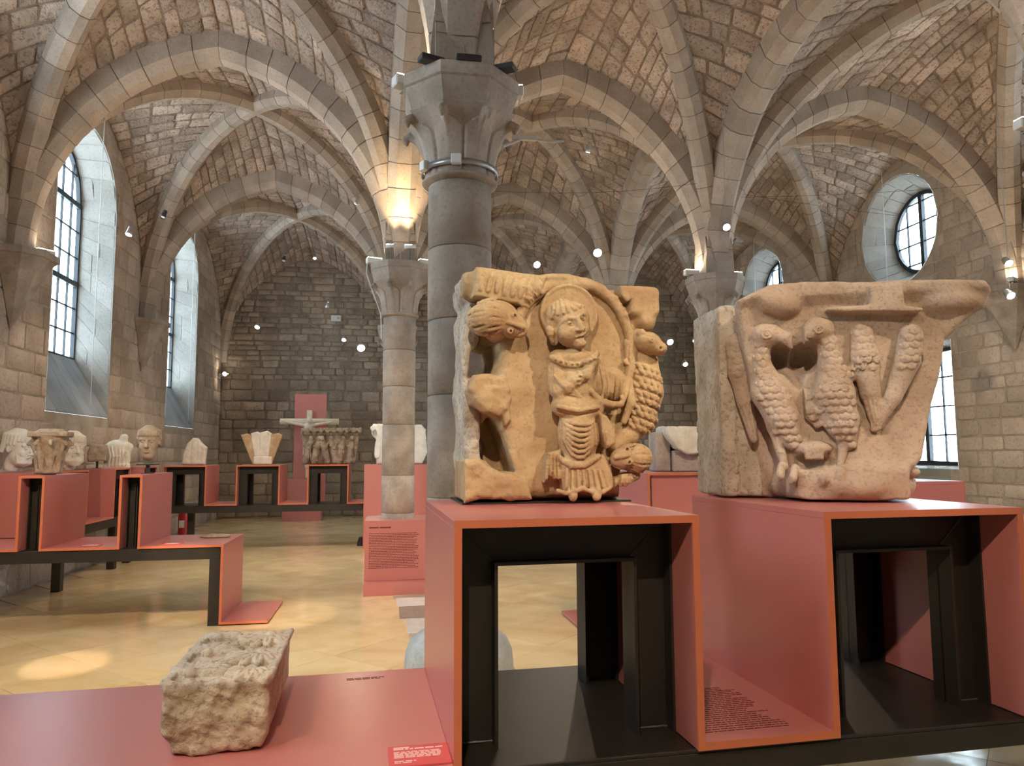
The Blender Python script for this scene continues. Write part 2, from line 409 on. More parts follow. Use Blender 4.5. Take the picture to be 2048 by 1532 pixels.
# ---------------------------------------------------------------- walls
class Wall:
    """vertical wall: along(u) -> (x, y), n = direction into the room"""
    def __init__(s, name, o, d, length, n, base_mat, stone_mat): s.name, s.o, s.d, s.L, s.n, s.bm, s.sm = name, Vector(o), Vector(d), length, Vector(n), base_mat, stone_mat; s.open = []
    def p(s, u, z, off=0.0):
        q = s.o+s.d*u+s.n*off; return (q.x, q.y, z)
    def hole(s, u0, u1, zb, zt): s.open.append((u0, u1, zb, zt))
    def build(s, H=8.1, rows=None, wid=(0.3, 0.7), proud=(0.006, 0.016), umin=0, umax=None, zmax=7.0, limit=300, inset=0.06, jit=0.05, top=None):
        cuts = {0.0, s.L}
        for u0, u1, zb, zt in s.open:
            for k in range(25): cuts.add(u0+(u1-u0)*k/24)
        cs = sorted(cuts); mb = MB()
        for a, b in zip(cs, cs[1:]):
            m = (a+b)/2; spans = [(0.0, 0.0, H, H)]
            hs = sorted([o for o in s.open if o[0] < m < o[1]], key=lambda o: o[2](m))
            lo_a = lo_b = -0.05
            for o in hs:
                za, zb_ = max(o[2](a), lo_a), max(o[2](b), lo_b)
                mb.add([s.p(a, lo_a), s.p(b, lo_b), s.p(b, zb_), s.p(a, za)], [(0, 1, 2, 3)])
                lo_a, lo_b = o[3](a), o[3](b)
            mb.add([s.p(a, lo_a), s.p(b, lo_b), s.p(b, H), s.p(a, H)], [(0, 1, 2, 3)])
        root = mb.build(s.name, s.bm, kind='structure')
        if rows is None: return root
        n3 = Vector((s.n.x, s.n.y, 0))
        def S(u, v): return Vector(s.p(u, v)), n3
        pieces = []; z = 0.0; umax = umax or s.L
        while z < zmax:
            h = rows(z); u = umin-random.uniform(0, 0.3)
            while u < umax:
                w = random.uniform(*wid)*(1.0 if h > 0.16 else 0.9); a, b = max(u, umin)+0.007, min(u+w, umax)-0.007; u += w
                if b-a < 0.08: continue
                def hit(uu, zz): return any(o[0]-0.02 < uu < o[1]+0.02 and o[2](min(max(uu, o[0]), o[1]))-0.02 < zz < o[3](min(max(uu, o[0]), o[1]))+0.03 for o in s.open)
                def inside(uu):
                    return any(hit(uu, zz) for zz in (z, z+h*0.5, z+h))
                if inside(a) or inside(b) or inside((a+b)/2):
                    # trim a stone against the opening
                    lo, hi = a, b
                    while lo < b and inside(lo): lo += 0.03
                    hi = lo
                    while hi < b and not inside(hi): hi += 0.03
                    a, b = lo, hi-0.02
                    if b-a < 0.09: continue
                if top and z+h*0.5 > top((a+b)/2): continue
                vv, ff = stone_piece(S, a, b, z+0.006, z+h-0.006, random.uniform(*proud), inset, jit)
                pieces.append((seen(s.p((a+b)/2, z), b-a, h), vv, ff))
            z += h
        lay_stones(pieces, root, s.sm, limit)
        return root

def lancet(c, hw, sill, spring):
    return (c-hw, c+hw, lambda u: sill, lambda u: spring+math.sqrt(max(0, hw*hw-(u-c)**2)))
def rnd(c, zc, r):
    return (c-r, c+r, lambda u: zc-math.sqrt(max(0, r*r-(u-c)**2)), lambda u: zc+math.sqrt(max(0, r*r-(u-c)**2)))
def rect(c, hw, z0, z1): return (c-hw, c+hw, lambda u: z0, lambda u: z1)

WL = Wall('wall_left', (-4.35, -1.2), (0, 1), 20.8, (1, 0), 'wall_mortar', 'wall_stone')
WR = Wall('wall_right', (8.87, -1.2), (0, 1), 20.8, (-1, 0), 'wall_mortar', 'wall_stone')
WE = Wall('wall_back', (-4.35, 19.6), (1, 0), 13.22, (0, -1), 'rubble_mortar', 'rubble_stone')
WF = Wall('wall_front', (-4.35, -1.2), (1, 0), 13.22, (0, 1), 'wall_stone', 'wall_stone')
LWIN = [1.9, 6.75, 11.12, 16.1]; RWIN = [2.0, 6.8, 11.45, 16.3]
for c in LWIN: WL.hole(*lancet(c+1.2, 1.03, 2.16, 5.33))
for c in RWIN: WR.hole(*rnd(c+1.2, 5.52, 0.99)); WR.hole(*rect(c-0.25+1.2, 0.85, 1.3, 3.4))
WL.build(rows=lambda z: random.uniform(0.24, 0.34), wid=(0.35, 0.75), umin=5.8, zmax=6.9, limit=300)
WR.build(rows=lambda z: random.uniform(0.17, 0.27), wid=(0.25, 0.6), umin=5.8, zmax=6.9, limit=300, proud=(0.008, 0.022), inset=0.1, jit=0.08)
WE.build(rows=lambda z: random.uniform(0.11, 0.19) if z > 3.4 else random.uniform(0.2, 0.34), wid=(0.22, 0.62), zmax=6.9, limit=300, proud=(0.012, 0.035), inset=0.12, jit=0.12)
WF.build()

# ---------------------------------------------------------------- windows
win_n = [0]
def loft(mb, A, B):
    n = len(A); mb.add(list(A)+list(B), [(k, (k+1) % n, n+(k+1) % n, n+k) for k in range(n)])
def outline(o, n=14, sill=None):
    """closed outline of an opening, as (u, z)"""
    u0, u1, zb, zt = o; pts = [(u0+(u1-u0)*k/n, zb(u0+(u1-u0)*k/n)) for k in range(n+1)]
    pts += [(u1+(u0-u1)*k/n, zt(u1+(u0-u1)*k/n)) for k in range(n+1)]
    return pts
def window(W, inner, outer, depth, cols, zbars, heavy_z, heavy_u, detail=True, sill_slate=False, frame=0.06):
    """frame bars, single panes, splayed jamb of pale blocks"""
    win_n[0] += 1
    ou0, ou1, ozb, ozt = outer
    fr = MB(); O = outline(outer, 18); I2 = []
    cu = (ou0+ou1)/2; cz = (ozb(cu)+ozt(cu))/2
    for (u, z) in O:
        d = Vector((u-cu, z-cz)); k = max(0.0, 1-frame/max(d.length, 1e-6)); I2.append((cu+d.x*k, cz+d.y*k))
    fa = [W.p(u, z, -depth+0.03) for u, z in O]; fb = [W.p(u, z, -depth+0.03) for u, z in I2]
    ba = [W.p(u, z, -depth-0.03) for u, z in O]; bb = [W.p(u, z, -depth-0.03) for u, z in I2]
    loft(fr, fa, fb); loft(fr, fb, bb); loft(fr, bb, ba)
    root = fr.build('window_%d' % win_n[0], 'window_frame', kind='structure')
    # jamb
    jb = MB(); loft(jb, [W.p(u, z, 0.004) for u, z in outline(inner, 24)], [W.p(u, z, -depth-0.02) for u, z in outline(outer, 24)])
    jb.build('jamb', 'jamb_stone', root, smooth=False)
    def bar(a, b, t, th, name):
        (u0, z0), (u1, z1) = a, b; mb = MB()
        du, dz = (t, 0) if abs(z1-z0) > abs(u1-u0) else (0, t)
        mb.ring([[W.p(u0-du, z0-dz, -depth+th), W.p(u0+du, z0+dz, -depth+th), W.p(u0+du, z0+dz, -depth-th), W.p(u0-du, z0-dz, -depth-th)],
                 [W.p(u1-du, z1-dz, -depth+th), W.p(u1+du, z1+dz, -depth+th), W.p(u1+du, z1+dz, -depth-th), W.p(u1-du, z1-dz, -depth-th)]])
        mb.build(name, 'window_frame', root)
    def span_u(z):   # extent of the opening at height z
        us = [ou0+(ou1-ou0)*k/200 for k in range(201)]; us = [u for u in us if ozb(u) <= z <= ozt(u)]
        return (us[0], us[-1]) if us else (cu, cu)
    for z in heavy_z: a, b = span_u(z); bar((a, z), (b, z), 0.04, 0.035, 'transom')
    for u in heavy_u: bar((u, ozb(u)), (u, ozt(u)), 0.04, 0.035, 'mullion')
    ucuts = [ou0+(ou1-ou0)*k/cols for k in range(cols+1)]
    if detail:
        for u in ucuts[1:-1]:
            if all(abs(u-h) > 0.02 for h in heavy_u): bar((u, ozb(u)), (u, ozt(u)), 0.011, 0.014, 'muntin')
        for z in zbars:
            if all(abs(z-h) > 0.02 for h in heavy_z): a, b = span_u(z); bar((a, z), (b, z), 0.011, 0.014, 'muntin')
        zc = [min(ozb(cu), ozb(ou0))]+list(zbars)+[ozt(cu)]
        for a, b in zip(ucuts, ucuts[1:]):
            for z0, z1 in zip(zc, zc[1:]):
                q = [(a, max(z0, ozb(a))), ((a+b)/2, max(z0, ozb((a+b)/2))), (b, max(z0, ozb(b))), (b, min(z1, ozt(b))), ((a+b)/2, min(z1, ozt((a+b)/2))), (a, min(z1, ozt(a)))]
                if max(p[1] for p in q[3:])-min(p[1] for p in q[:3]) < 0.03: continue
                q = [(u, z) for u, z in q]
                for k in range(3):
                    if q[5-k][1] < q[k][1]: m = (q[5-k][1]+q[k][1])/2; q[5-k] = (q[5-k][0], m); q[k] = (q[k][0], m)
                mk('pane', [W.p(u, z, -depth) for u, z in q], [tuple(range(6))], 'window_glass', root)
    else:
        mk('pane', [W.p(u, z, -depth) for u, z in O], [tuple(range(len(O)))], 'window_glass', root)
    # pale blocks laid on the jamb
    if detail:
        iu0, iu1, izb, izt = inner
        IN, OUT = outline(inner, 40), outline(outer, 40); n = len(IN)
        acc = [0]
        for k in range(1, n): acc.append(acc[-1]+math.hypot(IN[k][0]-IN[k-1][0], IN[k][1]-IN[k-1][1]))
        def at(L, l):
            for k in range(1, n):
                if acc[k] >= l:
                    t = (l-acc[k-1])/max(1e-9, acc[k]-acc[k-1]); return (L[k-1][0]+(L[k][0]-L[k-1][0])*t, L[k-1][1]+(L[k][1]-L[k-1][1])*t)
            return L[-1]
        def S(u, v):
            u = max(0, min(acc[-1], u)); a, b = at(IN, u), at(OUT, u)
            p = Vector(W.p(a[0]+(b[0]-a[0])*v, a[1]+(b[1]-a[1])*v, -depth*v))
            c = Vector(W.p(cu, cz, -depth*v)); nrm = c-p; nrm -= Vector((W.n.x, W.n.y, 0))*nrm.dot(Vector((W.n.x, W.n.y, 0)))
            return p, nrm.normalized() if nrm.length > 1e-6 else Vector((0, 0, 1))
        skip = (iu1-iu0) if sill_slate else 0.0
        l = skip+0.02; tot = acc[-1]
        while l < tot-0.05:
            h = random.uniform(0.26, 0.42); l1 = min(l+h, tot-0.01)
            cut = random.choice([0.0, 0.0, 0.4, 0.6])
            for v0, v1 in ([(0.02, 0.98)] if cut == 0 else [(0.02, cut-0.012), (cut+0.012, 0.98)]):
                vv, ff = stone_piece(S, l+0.005, l1-0.005, v0, v1, random.uniform(0.003, 0.008), 0.03, 0.015)
                mk('jamb_block', vv, ff, 'jamb_stone', root)
            l = l1
        if sill_slate:
            k = 7
            for q in range(k):
                a0, a1 = iu0+(iu1-iu0)*q/k+0.004, iu0+(iu1-iu0)*(q+1)/k-0.004
                def so(u, v): 
                    f_ = (u-iu0)/(iu1-iu0); uo = ou0+(ou1-ou0)*f_; return u+(uo-u)*v
                zi_, zo_ = izb(a0), ozb(a0)
                mb = MB(); mb.ring([[W.p(so(a0, 0), zi_-0.0, 0.01), W.p(so(a1, 0), zi_, 0.01), W.p(so(a1, 0), zi_+0.03, 0.01), W.p(so(a0, 0), zi_+0.03, 0.01)],
                                     [W.p(so(a0, 1), zo_, -depth+0.03), W.p(so(a1, 1), zo_, -depth+0.03), W.p(so(a1, 1), zo_+0.03, -depth+0.03), W.p(so(a0, 1), zo_+0.03, -depth+0.03)]])
                mb.build('sill_board', 'slate', root)
    return root
PI = math.pi
for k, c in enumerate(LWIN):
    c += 1.2; vis = k >= 2
    window(WL, lancet(c, 1.03, 2.16, 5.33), lancet(c, 0.93, 3.02, 5.40), 0.5, 6, [3.45, 3.83, 4.21, 4.62, 5.03, 5.44, 5.88], [4.21, 5.44], [c], detail=vis, sill_slate=True)
    portal((-4.95, c-1.2, 4.6), (0, -PI/2, 0), 3.6, 2.1)
for k, c in enumerate(RWIN):
    vis = k >= 2; c += 1.2
    window(WR, rnd(c, 5.52, 0.99), rnd(c-0.05, 5.5, 0.74), 0.48, 4, [4.96, 5.33, 5.70, 6.07], [], [c-0.05], detail=vis, frame=0.07)
    window(WR, rect(c-0.25, 0.85, 1.3, 3.4), rect(c-0.25, 0.78, 1.36, 3.3), 0.2, 4, [1.86, 2.34, 2.82], [], [c-0.25], detail=vis, frame=0.07)
    portal((9.45, c-1.25, 5.5), (0, PI/2, 0), 1.6, 1.6); portal((9.2, c-1.45, 2.33), (0, PI/2, 0), 2.1, 1.7)

# ================================================================ carving: distance fields turned into meshes
def rotm(rx=0, ry=0, rz=0):
    return np.array((Matrix.Rotation(rz, 3, 'Z') @ Matrix.Rotation(ry, 3, 'Y') @ Matrix.Rotation(rx, 3, 'X')), dtype=np.float32)
def vnoise(X, Y, Z, seed=0):
    """smooth value noise from a few warped sines, cheap and repeatable"""
    rs = np.random.RandomState(seed); o = 0
    for k in range(5):
        d = rs.normal(size=3); d /= np.linalg.norm(d); e = rs.normal(size=3); e /= np.linalg.norm(e); p, q = rs.uniform(0, 6.28, 2)
        o = o+np.sin(d[0]*X+d[1]*Y+d[2]*Z+p+1.3*np.sin(e[0]*X+e[1]*Y+e[2]*Z+q))
    return o/5
class Clay:
    def __init__(s, lo, hi, h):
        s.h = h; s.ax = [np.arange(lo[k]-2*h, hi[k]+3*h, h, dtype=np.float32) for k in range(3)]
        s.F = np.full([len(a) for a in s.ax], 0.3, np.float32)
    def sub(s, lo, hi, m):
        sl = []
        for k in range(3):
            i0 = max(0, int(np.searchsorted(s.ax[k], lo[k]-m))-1); i1 = min(len(s.ax[k]), int(np.searchsorted(s.ax[k], hi[k]+m))+1); sl.append(slice(i0, max(i1, i0)))
        if any(q.stop-q.start < 1 for q in sl): return None
        X = s.ax[0][sl[0]][:, None, None]; Y = s.ax[1][sl[1]][None, :, None]; Z = s.ax[2][sl[2]][None, None, :]
        return tuple(sl), X, Y, Z
    def op(s, fn, lo, hi, k, cut):
        q = s.sub(lo, hi, k*1.5+0.03)
        if q is None: return s
        sl, X, Y, Z = q; d = fn(X, Y, Z); f = s.F[sl]
        if cut:
            a, b = s.F[sl], -fn(X, Y, Z); hh = np.clip(0.5+0.5*(a-b)/k, 0, 1); s.F[sl] = b*(1-hh)+a*hh+k*hh*(1-hh)
        else:
            a = s.F[sl]; hh = np.clip(0.5+0.5*(d-a)/k, 0, 1); s.F[sl] = d*(1-hh)+a*hh-k*hh*(1-hh)
        return s
    def ell(s, c, r, k=0.01, R=None, cut=False):
        m = max(r)
        def fn(X, Y, Z):
            x, y, z = X-c[0], Y-c[1], Z-c[2]
            if R is not None: x, y, z = [R[0, i]*x+R[1, i]*y+R[2, i]*z for i in range(3)]
            k0 = np.sqrt((x/r[0])**2+(y/r[1])**2+(z/r[2])**2); k1 = np.sqrt((x/r[0]**2)**2+(y/r[1]**2)**2+(z/r[2]**2)**2)+1e-6
            return k0*(k0-1)/k1
        return s.op(fn, [c[i]-(m if R is not None else r[i]) for i in range(3)], [c[i]+(m if R is not None else r[i]) for i in range(3)], k, cut)
    def cap(s, a, b, ra, rb=None, k=0.01, cut=False, flat=1.0):
        rb = ra if rb is None else rb; a = np.array(a, np.float32); b = np.array(b, np.float32); ab = b-a; L2 = float(ab@ab)+1e-9
        def fn(X, Y, Z):
            t = np.clip(((X-a[0])*ab[0]+(Y-a[1])*ab[1]+(Z-a[2])*ab[2])/L2, 0, 1)
            return np.sqrt((X-a[0]-ab[0]*t)**2+((Y-a[1]-ab[1]*t)/flat)**2+(Z-a[2]-ab[2]*t)**2)-(ra+(rb-ra)*t)
        m = max(ra, rb); return s.op(fn, np.minimum(a, b)-m, np.maximum(a, b)+m, k, cut)
    def chain(s, pts, rs, k=0.01, cut=False, flat=1.0):
        rs = rs if isinstance(rs, (list, tuple)) else [rs]*len(pts)
        for i in range(len(pts)-1): s.cap(pts[i], pts[i+1], rs[i], rs[i+1], k, cut, flat)
        return s
    def box(s, c, hf, rd=0.01, k=0.01, R=None, cut=False):
        def fn(X, Y, Z):
            x, y, z = X-c[0], Y-c[1], Z-c[2]
            if R is not None: x, y, z = [R[0, i]*x+R[1, i]*y+R[2, i]*z for i in range(3)]
            q = [np.abs(v)-(h-rd) for v, h in zip((x, y, z), hf)]
            return np.sqrt(np.maximum(q[0], 0)**2+np.maximum(q[1], 0)**2+np.maximum(q[2], 0)**2)+np.minimum(np.maximum(q[0], np.maximum(q[1], q[2])), 0)-rd
        m = float(np.linalg.norm(hf)) if R is not None else None
        return s.op(fn, [c[i]-(m or hf[i]) for i in range(3)], [c[i]+(m or hf[i]) for i in range(3)], k, cut)
    @staticmethod
    def poly2(P, U, V):
        d = None; sgn = np.ones(np.broadcast(U, V).shape, np.float32); n = len(P)
        for i in range(n):
            a, b = P[i], P[i-1]; ex, ey = b[0]-a[0], b[1]-a[1]; wx, wy = U-a[0], V-a[1]
            t = np.clip((wx*ex+wy*ey)/(ex*ex+ey*ey+1e-12), 0, 1); dd = (wx-ex*t)**2+(wy-ey*t)**2; d = dd if d is None else np.minimum(d, dd)
            c1 = V >= a[1]; c2 = V < b[1]; c3 = ex*wy > ey*wx
            fl = (c1 & c2 & c3) | (~c1 & ~c2 & ~c3); sgn = np.where(fl, -sgn, sgn)
        return sgn*np.sqrt(d)
    def prism(s, P, w0, w1, axis='y', rd=0.01, k=0.01, cut=False):
        """outline P in the plane across the axis, from w0 to w1"""
        P = [(float(a), float(b)) for a, b in P]; us = [p[0] for p in P]; vs = [p[1] for p in P]; c, hf = (w0+w1)/2, abs(w1-w0)/2
        def fn(X, Y, Z):
            U, V, Wd = {'y': (X, Z, Y), 'x': (Y, Z, X), 'z': (X, Y, Z)}[axis]
            d2 = s.poly2(P, U, V)+rd; dw = np.abs(Wd-c)-(hf-rd)
            return np.minimum(np.maximum(d2, dw), 0)+np.sqrt(np.maximum(d2, 0)**2+np.maximum(dw, 0)**2)-rd
        lo, hi = {'y': ((min(us), min(w0, w1), min(vs)), (max(us), max(w0, w1), max(vs))), 'x': ((min(w0, w1), min(us), min(vs)), (max(w0, w1), max(us), max(vs))), 'z': ((min(us), min(vs), min(w0, w1)), (max(us), max(vs), max(w0, w1)))}[axis]
        return s.op(fn, lo, hi, k, cut)
    def snap(s):
        """remember where the front (-y) surface lies, so that strokes can follow it"""
        neg = s.F < 0; first = neg.argmax(1); ok = neg.any(1); i0 = np.maximum(first-1, 0)
        I, K = np.meshgrid(np.arange(s.F.shape[0]), np.arange(s.F.shape[2]), indexing='ij')
        a, b = s.F[I, i0, K], s.F[I, first, K]; t = np.clip(a/np.where(np.abs(a-b) < 1e-9, 1, a-b), 0, 1)
        s.FM = np.where(ok, s.ax[1][i0]+t*s.h, np.nan); return s
    def fy(s, x, z):
        i = int(round((x-s.ax[0][0])/s.h)); k = int(round((z-s.ax[2][0])/s.h))
        if 0 <= i < s.FM.shape[0] and 0 <= k < s.FM.shape[1]:
            v = s.FM[i, k]; return None if np.isnan(v) else float(v)
        return None
    def ridge(s, pts, r, lift=0.0, k=0.004, cut=False, step=0.012):
        """pts: (x, z) on the front surface"""
        rs = r if isinstance(r, (list, tuple)) else [r]*len(pts); P = []; R = []
        for i in range(len(pts)-1):
            (x0, z0), (x1, z1) = pts[i], pts[i+1]; n = max(1, int(math.hypot(x1-x0, z1-z0)/step))
            for q_ in range(n+(i == len(pts)-2)):
                t = q_/n; x, z = x0+(x1-x0)*t, z0+(z1-z0)*t; y = s.fy(x, z)
                P.append(None if y is None else (x, y-lift, z)); R.append(rs[i]+(rs[i+1]-rs[i])*t)
        for a, b, ra, rb in zip(P, P[1:], R, R[1:]):
            if a is not None and b is not None and abs(a[1]-b[1]) < 0.03: s.cap(a, b, ra, rb, k, cut)
        return s
    def dot(s, x, z, r, lift=0.0, k=0.003, cut=False, R=None):
        y = s.fy(x, z)
        if y is not None: s.ell((x, y-lift, z), r, k, R, cut)
        return s
    def warp(s, fn):
        """add a relief term (metres, + raises) over the whole field"""
        X = s.ax[0][:, None, None]; Y = s.ax[1][None, :, None]; Z = s.ax[2][None, None, :]
        s.F -= fn(X, Y, Z).astype(np.float32); return s
    def rough(s, amp=0.004, f=40, seed=1, amp2=0.0, f2=120):
        s.warp(lambda X, Y, Z: amp*vnoise(X*f, Y*f, Z*f, seed)+(amp2*vnoise(X*f2, Y*f2, Z*f2, seed+5) if amp2 else 0)); return s
    def mesh(s, name, mat, parent=None, loc=None, rotz=None, passes=1):
        F = s.F; F[0] = F[-1] = 0.3; F[:, 0] = F[:, -1] = 0.3; F[:, :, 0] = F[:, :, -1] = 0.3
        ins = F < 0; c = np.zeros([n-1 for n in F.shape], np.int8)
        for dx in (0, 1):
            for dy in (0, 1):
                for dz in (0, 1): c += ins[dx:F.shape[0]-1+dx, dy:F.shape[1]-1+dy, dz:F.shape[2]-1+dz]
        act = (c > 0) & (c < 8); idx = np.argwhere(act); vid = -np.ones(act.shape, np.int64); vid[act] = np.arange(len(idx))
        cn = [(0, 0, 0), (1, 0, 0), (0, 1, 0), (1, 1, 0), (0, 0, 1), (1, 0, 1), (0, 1, 1), (1, 1, 1)]
        V = np.stack([F[idx[:, 0]+a, idx[:, 1]+b, idx[:, 2]+e] for a, b, e in cn], 1)
        acc = np.zeros((len(idx), 3)); cnt = np.zeros(len(idx))
        for i in range(8):
            for j in range(i+1, 8):
                df = [abs(cn[i][q]-cn[j][q]) for q in range(3)]
                if sum(df) != 1: continue
                va, vb = V[:, i], V[:, j]; m = (va < 0) != (vb < 0); t = np.where(m, va/np.where(m, va-vb, 1), 0)
                p = np.array(cn[i])[None]+(np.array(cn[j])-np.array(cn[i]))[None]*t[:, None]; acc += p*m[:, None]; cnt += m
        pos = idx+acc/np.maximum(cnt, 1)[:, None]; pos = np.stack([s.ax[k][0]+pos[:, k]*s.h for k in range(3)], 1)
        quads = []
        for axq in range(3):
            o1, o2 = [(1, 2), (2, 0), (0, 1)][axq]
            A = np.moveaxis(ins, axq, 0); ed = A[:-1] != A[1:]; up_ = A[:-1]
            ed = np.moveaxis(ed, 0, axq); up_ = np.moveaxis(up_, 0, axq); e = np.argwhere(ed)
            e = e[(e[:, o1] > 0) & (e[:, o2] > 0) & (e[:, o1] < F.shape[o1]-1) & (e[:, o2] < F.shape[o2]-1)]
            u_ = up_[e[:, 0], e[:, 1], e[:, 2]]; d1 = np.zeros(3, int); d1[o1] = 1; d2 = np.zeros(3, int); d2[o2] = 1
            q = [vid[tuple((e-x).T)] for x in (d1+d2, d2, 0*d1, d1)]; Q = np.stack(q, 1); Q[~u_] = Q[~u_][:, ::-1]; quads.append(Q)
        Q = np.concatenate(quads); Q = Q[(Q >= 0).all(1)]
        # light smoothing takes the grid steps off
        for _ in range(passes):
            sm = np.zeros_like(pos); ct = np.zeros(len(pos))
            for a in range(4): np.add.at(sm, Q[:, a], pos[Q[:, (a+1) % 4]]); np.add.at(ct, Q[:, a], 1)
            pos = pos*0.65+0.35*sm/np.maximum(ct, 1)[:, None]
        me = bpy.data.meshes.new(name); me.vertices.add(len(pos)); me.vertices.foreach_set('co', pos.astype(np.float32).ravel())
        me.loops.add(len(Q)*4); me.loops.foreach_set('vertex_index', Q.astype(np.int32).ravel()); me.polygons.add(len(Q))
        me.polygons.foreach_set('loop_start', np.arange(0, len(Q)*4, 4, dtype=np.int32)); me.update(calc_edges=True); me.validate()
        me.polygons.foreach_set('use_smooth', [True]*len(me.polygons)); me.materials.append(MATS[mat])
        return link(name, me, parent, None, loc, rotz)

stone('ochre_stone', (0.41, 0.275, 0.15), (0.57, 0.425, 0.255), scale=7, pits=0.25, pscale=70, bump=0.5, vary=0.0, dist=0.006, stain=0.55, dark=(0.31, 0.165, 0.085))
stone('eagle_stone', (0.42, 0.31, 0.23), (0.57, 0.45, 0.355), scale=6, pits=0.35, pscale=75, bump=0.6, vary=0.0, dist=0.006, stain=0.45, dark=(0.33, 0.215, 0.13))
stone('crust_stone', (0.44, 0.37, 0.29), (0.62, 0.55, 0.46), scale=9, pits=0.5, pscale=55, bump=0.9, vary=0.0, dist=0.008, stain=0.4, dark=(0.42, 0.30, 0.19))  # crust tone for the flanks, daylight tone for the carved block top
stone('rough_stone', (0.42, 0.33, 0.22), (0.58, 0.49, 0.37), scale=14, pits=0.4, pscale=60, bump=0.9, vary=0.0, dist=0.008)
stone('pale_stone', (0.62, 0.55, 0.45), (0.74, 0.68, 0.58), scale=9, pits=0.15, pscale=60, bump=0.4, vary=0.0, dist=0.005)
stone('white_stone', (0.68, 0.67, 0.64), (0.78, 0.77, 0.74), scale=9, pits=0.1, pscale=60, bump=0.3, vary=0.0, dist=0.005)
stone('brown_stone', (0.30, 0.22, 0.155), (0.43, 0.34, 0.25), scale=12, pits=0.35, pscale=60, bump=0.6, vary=0.0, dist=0.006)
stone('dark_carved', (0.20, 0.15, 0.11), (0.36, 0.29, 0.22), scale=8, pits=0.4, pscale=50, bump=0.6, vary=0.0, dist=0.006, stain=0.25, dark=(0.46, 0.42, 0.38))

# ---------------------------------------------------------------- columns and corbels
def octa(R, z, c=(0, 0)): return [(c[0]+R*math.cos(PI/8+k*PI/4), c[1]+R*math.sin(PI/8+k*PI/4), z) for k in range(8)]
def make_column(base):
    t = empty('column')
    MB().ring([octa(0.37, -0.002+3.845), octa(0.388, 3.855), octa(0.388, 3.93)]).build('abacus_slab', 'column_stone', t)
    MB().ring([octa(0.335, 3.70), octa(0.345, 3.735), octa(0.355, 3.77), octa(0.372, 3.815), octa(0.375, 3.845)]).build('abacus', 'column_stone', t)
    c = Clay((-0.38, -0.38, 3.30), (0.38, 0.38, 3.72), 0.0075)
    def bell(X, Y, Z):
        q_ = np.clip((Z-3.31)/0.40, 0, 1); r = np.sqrt(X*X+Y*Y); a = np.arctan2(Y, X)
        oc = np.cos((a+PI/8) % (PI/4)-PI/8)                      # octagon towards the top
        lf = np.abs(np.cos(4*(a-PI/8)))                         # leaf middles at the corners
        R = 0.208+0.118*q_**2.3+0.012*q_*(lf-0.5)
        arch = 0.80-0.16*(1-lf)                                 # leaves end in round arches
        R = R+np.where(q_ < arch, 0.013, 0.0)*np.clip((lf-0.10)/0.12, 0, 1)
        return (r*(1-q_)+r*oc*q_-R)*0.8
    c.op(lambda X, Y, Z: np.maximum(bell(X, Y, Z), np.abs(Z-3.51)-0.20), (-0.36, -0.36, 3.30), (0.36, 0.36, 3.72), 0.008, False)
    for k in range(8):                                            # tips curl out under the corners of the abacus
        a = PI/8+k*PI/4; ca, sa = math.cos(a), math.sin(a)
        c.chain([(ca*0.235, sa*0.235, 3.50), (ca*0.285, sa*0.285, 3.60), (ca*0.345, sa*0.345, 3.655), (ca*0.372, sa*0.372, 3.635), (ca*0.362, sa*0.362, 3.605)], [0.010, 0.016, 0.022, 0.022, 0.014], 0.012)
    c.rough(0.0015, 40, 2); bell_o = c.mesh('capital', 'column_stone', t)
    MB().lathe([(0.19, 3.27)]+[(0.205+0.035*math.sin(k/6*PI), 3.275+0.045*k/6) for k in range(7)]+[(0.19, 3.325)], 32).build('necking', 'column_stone', t, smooth=True)
    z = 0.30 if base else 0.0
    zz = [z]
    while zz[-1] < 3.27-0.35: zz.append(zz[-1]+random.uniform(0.42, 0.62))
    zz[-1] = 3.275
    for a, b in zip(zz, zz[1:]):
        r = 0.198+random.uniform(-0.002, 0.002)
        MB().lathe([(r-0.012, a), (r, a+0.008), (r, (a+b)/2), (r, b-0.008), (r-0.012, b)], 36).build('drum', 'column_stone', t, smooth=True)
    if base:
        MB().lathe([(0.325, 0.0), (0.325, 0.36), (0.318, 0.43), (0.29, 0.49), (0.245, 0.53), (0.2, 0.545), (0.16, 0.55)], 40).build('base', 'column_base_stone', t, smooth=True)
    return t
labels = {(1, 1): 'near stone column with leafy capital behind the central red plinth', (2, 1): 'stone column out at the right edge of the view',
          (1, 2): 'slim stone column rising through the red text box with a glowing uplight', (2, 2): 'stone column between the two big carved capitals, farther back',
          (1, 3): 'far stone column standing behind the slim lit column', (2, 3): 'far stone column behind the carved figure capital'}
CP = make_column(True); first = True
for (i, j), lab in labels.items():
    c = CP if first else copy_tree(CP); first = False
    c.location = (NODE[i, j].x, NODE[i, j].y, 0); c.rotation_euler = (0, 0, random.choice([0, PI/4, PI/2]) if (i, j) != (1, 1) else 0)
    tag(c, lab, 'column', 'columns carrying the vault')
